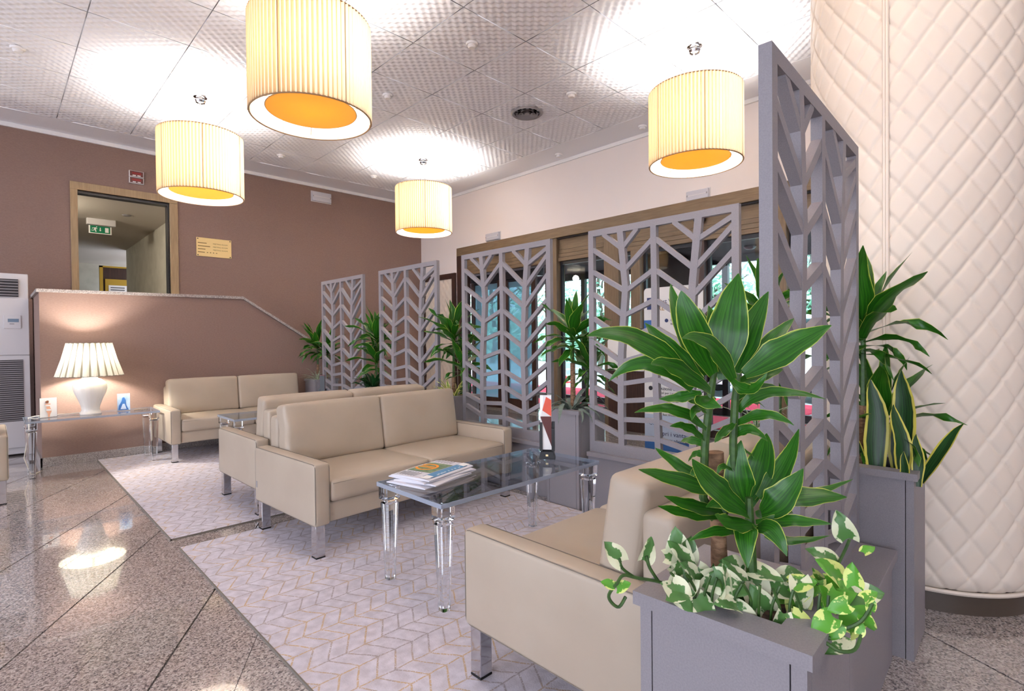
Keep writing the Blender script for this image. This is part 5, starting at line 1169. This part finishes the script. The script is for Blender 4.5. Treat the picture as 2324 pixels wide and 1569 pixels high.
while n < 62:
    px = rnd.uniform(1508, 1930); top = 1262 + 0.10 * (px - 1508); py = rnd.uniform(top, 1345 + 0.26 * (px - 1508))
    if py > 1452: continue
    f = (py - top) / 130; dep = 1.19 - 0.10 * f - 0.00012 * (px - 1508) * 0.6 + rnd.uniform(-0.03, 0.03)
    heart_at(px, py, dep, rnd.uniform(50, 80), rnd.choice((rnd.uniform(60, 150), rnd.uniform(-60, 20), rnd.uniform(200, 300))), px > 1790 and rnd.random() < 0.75, rnd.uniform(-0.7, 0.1)); n += 1
for k in range(14):
    px = 1540 + 26 * k; vine([(px, 1375 + 5 * k, 1.14 - 0.005 * k), (px + rnd.uniform(-15, 15), 1340 + 4 * k, 1.13 - 0.005 * k), (px + rnd.uniform(-25, 25), 1300 + 4 * k, 1.12 - 0.004 * k)], 0.003)

# ================================================================== BANNER AND CABINET IN THE ENTRY
BX = 5.1
bn = thing('roll_up_banner', 'white and blue roll-up banner with rewards text by the entrance', 'banner', (BX, 2.79, 0))
y1, y0 = at_x(1463, 800, BX).y, at_x(1597, 800, BX).y; zb, zt = 0.06, 1.885; hw = (y1 - y0) / 2; bc = (y0 + y1) / 2
bn.location = (BX, bc, 0); bn.rotation_euler = (0, 0, -math.pi / 2)
MB().box(-hw - 0.02, hw + 0.02, -0.06, 0.14, 0.0, 0.06).build('cassette', 'ac_grey', bn, bevel=0.01)
sheet = []
for cx, cz, a0 in ((hw - 0.04, zt - 0.04, 0), (-hw + 0.04, zt - 0.04, 90)):
    sheet += [(cx + 0.04 * math.cos(math.radians(a0 + 22.5 * k)), cz + 0.04 * math.sin(math.radians(a0 + 22.5 * k))) for k in range(5)]
sheet += [(-hw, zb), (hw, zb)]
MB().prism(sheet, -0.006, 0.0, 'y').build('sheet', 'paper', bn)
MB().tube([(0, 0.05, 0.05), (0, 0.012, zt - 0.03)], 0.012, 6).build('pole', 'ac_grey', bn)
def bz(py): return at_x(1480, py, BX).z
def bx_(px): return -(at_x(px, 800, BX).y - bc)
def panel(name, x0, x1, pya, pyb, m_, lay=1): return MB().box(x0, x1, -0.006 - 0.0012 * lay, -0.006, bz(pyb), bz(pya)).build(name, m_, bn)
panel('blue_foot', -hw, hw, 996, 1046, 'banner_blue')
MB().box(-hw, hw, -0.0072, -0.006, 0.06, bz(1046)).build('blue_foot', 'banner_blue', bn)
panel('pale_band', -hw, hw, 940, 996, 'banner_pale')
panel('logo_field', bx_(1470), bx_(1484) + 0.05, 676, 703, 'banner_navy', 2)
panel('side_band', -hw, bx_(1490), 727, 760, 'banner_blue', 2); panel('side_band', -hw, bx_(1490), 760, 783, 'banner_blue', 2); panel('side_band', -hw, bx_(1490), 786, 800, 'banner_gold', 2); panel('side_band', -hw, bx_(1490), 803, 818, 'banner_purple', 2); panel('side_band', -hw, bx_(1490), 822, 840, 'banner_blue', 2)
for py in (763, 786, 805, 824): panel('side_icon', bx_(1470), bx_(1480), py, py + 13, 'banner_navy', 3)
def line(body, px, py, sz, m_='banner_navy', nm='lettering'):
    return text_obj(nm, body, sz, face_mtx((bx_(px), -0.0085, bz(py)), (1, 0, 0), (0, 0, 1)), m_, bn)
line('Best Western', 1494, 690, 0.062); line('REWARDS', 1494, 706, 0.075, 'banner_gold')
line('GUARANTEED', 1523, 731, 0.036, 'ink'); line('RESERVATION', 1523, 739, 0.030, 'ink'); line('UPGRADE', 1523, 771, 0.036, 'ink'); line('UPGRADE', 1523, 780, 0.030, 'ink')
for q, s in enumerate(('COLAZIONE GRATUITA', 'in hotel per i soci Platinum,', 'Diamond and Select. Per', 'effettuate sui canali')): line(s, 1486, 884 + 8.5 * q, 0.036, 'ink')
for q, s in enumerate(('FREE BREAKFAST', 'for Platinum, Diamond', 'Select members. For', 'Special Best Western')): line(s, 1486, 919 + 7.2 * q, 0.031, 'ink')
line('GO. GET. REWARDS.', 1473, 964, 0.054); line('Scopri i vantaggi', 1484, 985, 0.068); line('Discover advantages', 1494, 997, 0.045)
for px, py in ((1514, 729), (1514, 771)):
    o = MB().lathe([(0.014, 0), (0.02, 0), (0.02, 0.002), (0.014, 0.002)], 16); o.v = [(bx_(px) + x, -0.0075 - z, bz(py) + y) for x, y, z in o.v]; o.build('icon', 'banner_navy' if py < 750 else 'banner_blue', bn)
o = MB().lathe([(0.0, 0), (0.024, 0), (0.024, 0.002), (0.0, 0.002)], 16); o.v = [(bx_(1477) + x, -0.0075 - z, bz(881) + y) for x, y, z in o.v]; o.build('icon', 'ink', bn)
KX = 6.55
ka, kb_ = at_x(1379, 760, KX).y, at_x(1462, 760, KX).y
kz = lambda py: at_x(1420, py, KX).z
kk = thing('entry_cabinet', 'dark wooden cabinet with a white rounded board behind the banner', 'cabinet', (KX, (ka + kb_) / 2, 0)); kw = (ka - kb_) / 2
MB().box(0.0, 0.2, -kw, kw, 0, kz(842)).build('body', 'wood_dark', kk, bevel=0.005)
shift(rbox(0.012, kw - 0.005, (kz(750) - kz(842)) / 2, 0.011, 2), -0.005, 0, (kz(750) + kz(842)) / 2).build('white_board', 'paper', kk, smooth='all')
MB().box(0.01, 0.03, -kw, kw, kz(842), kz(747)).build('board_frame', 'ac_dark', kk)
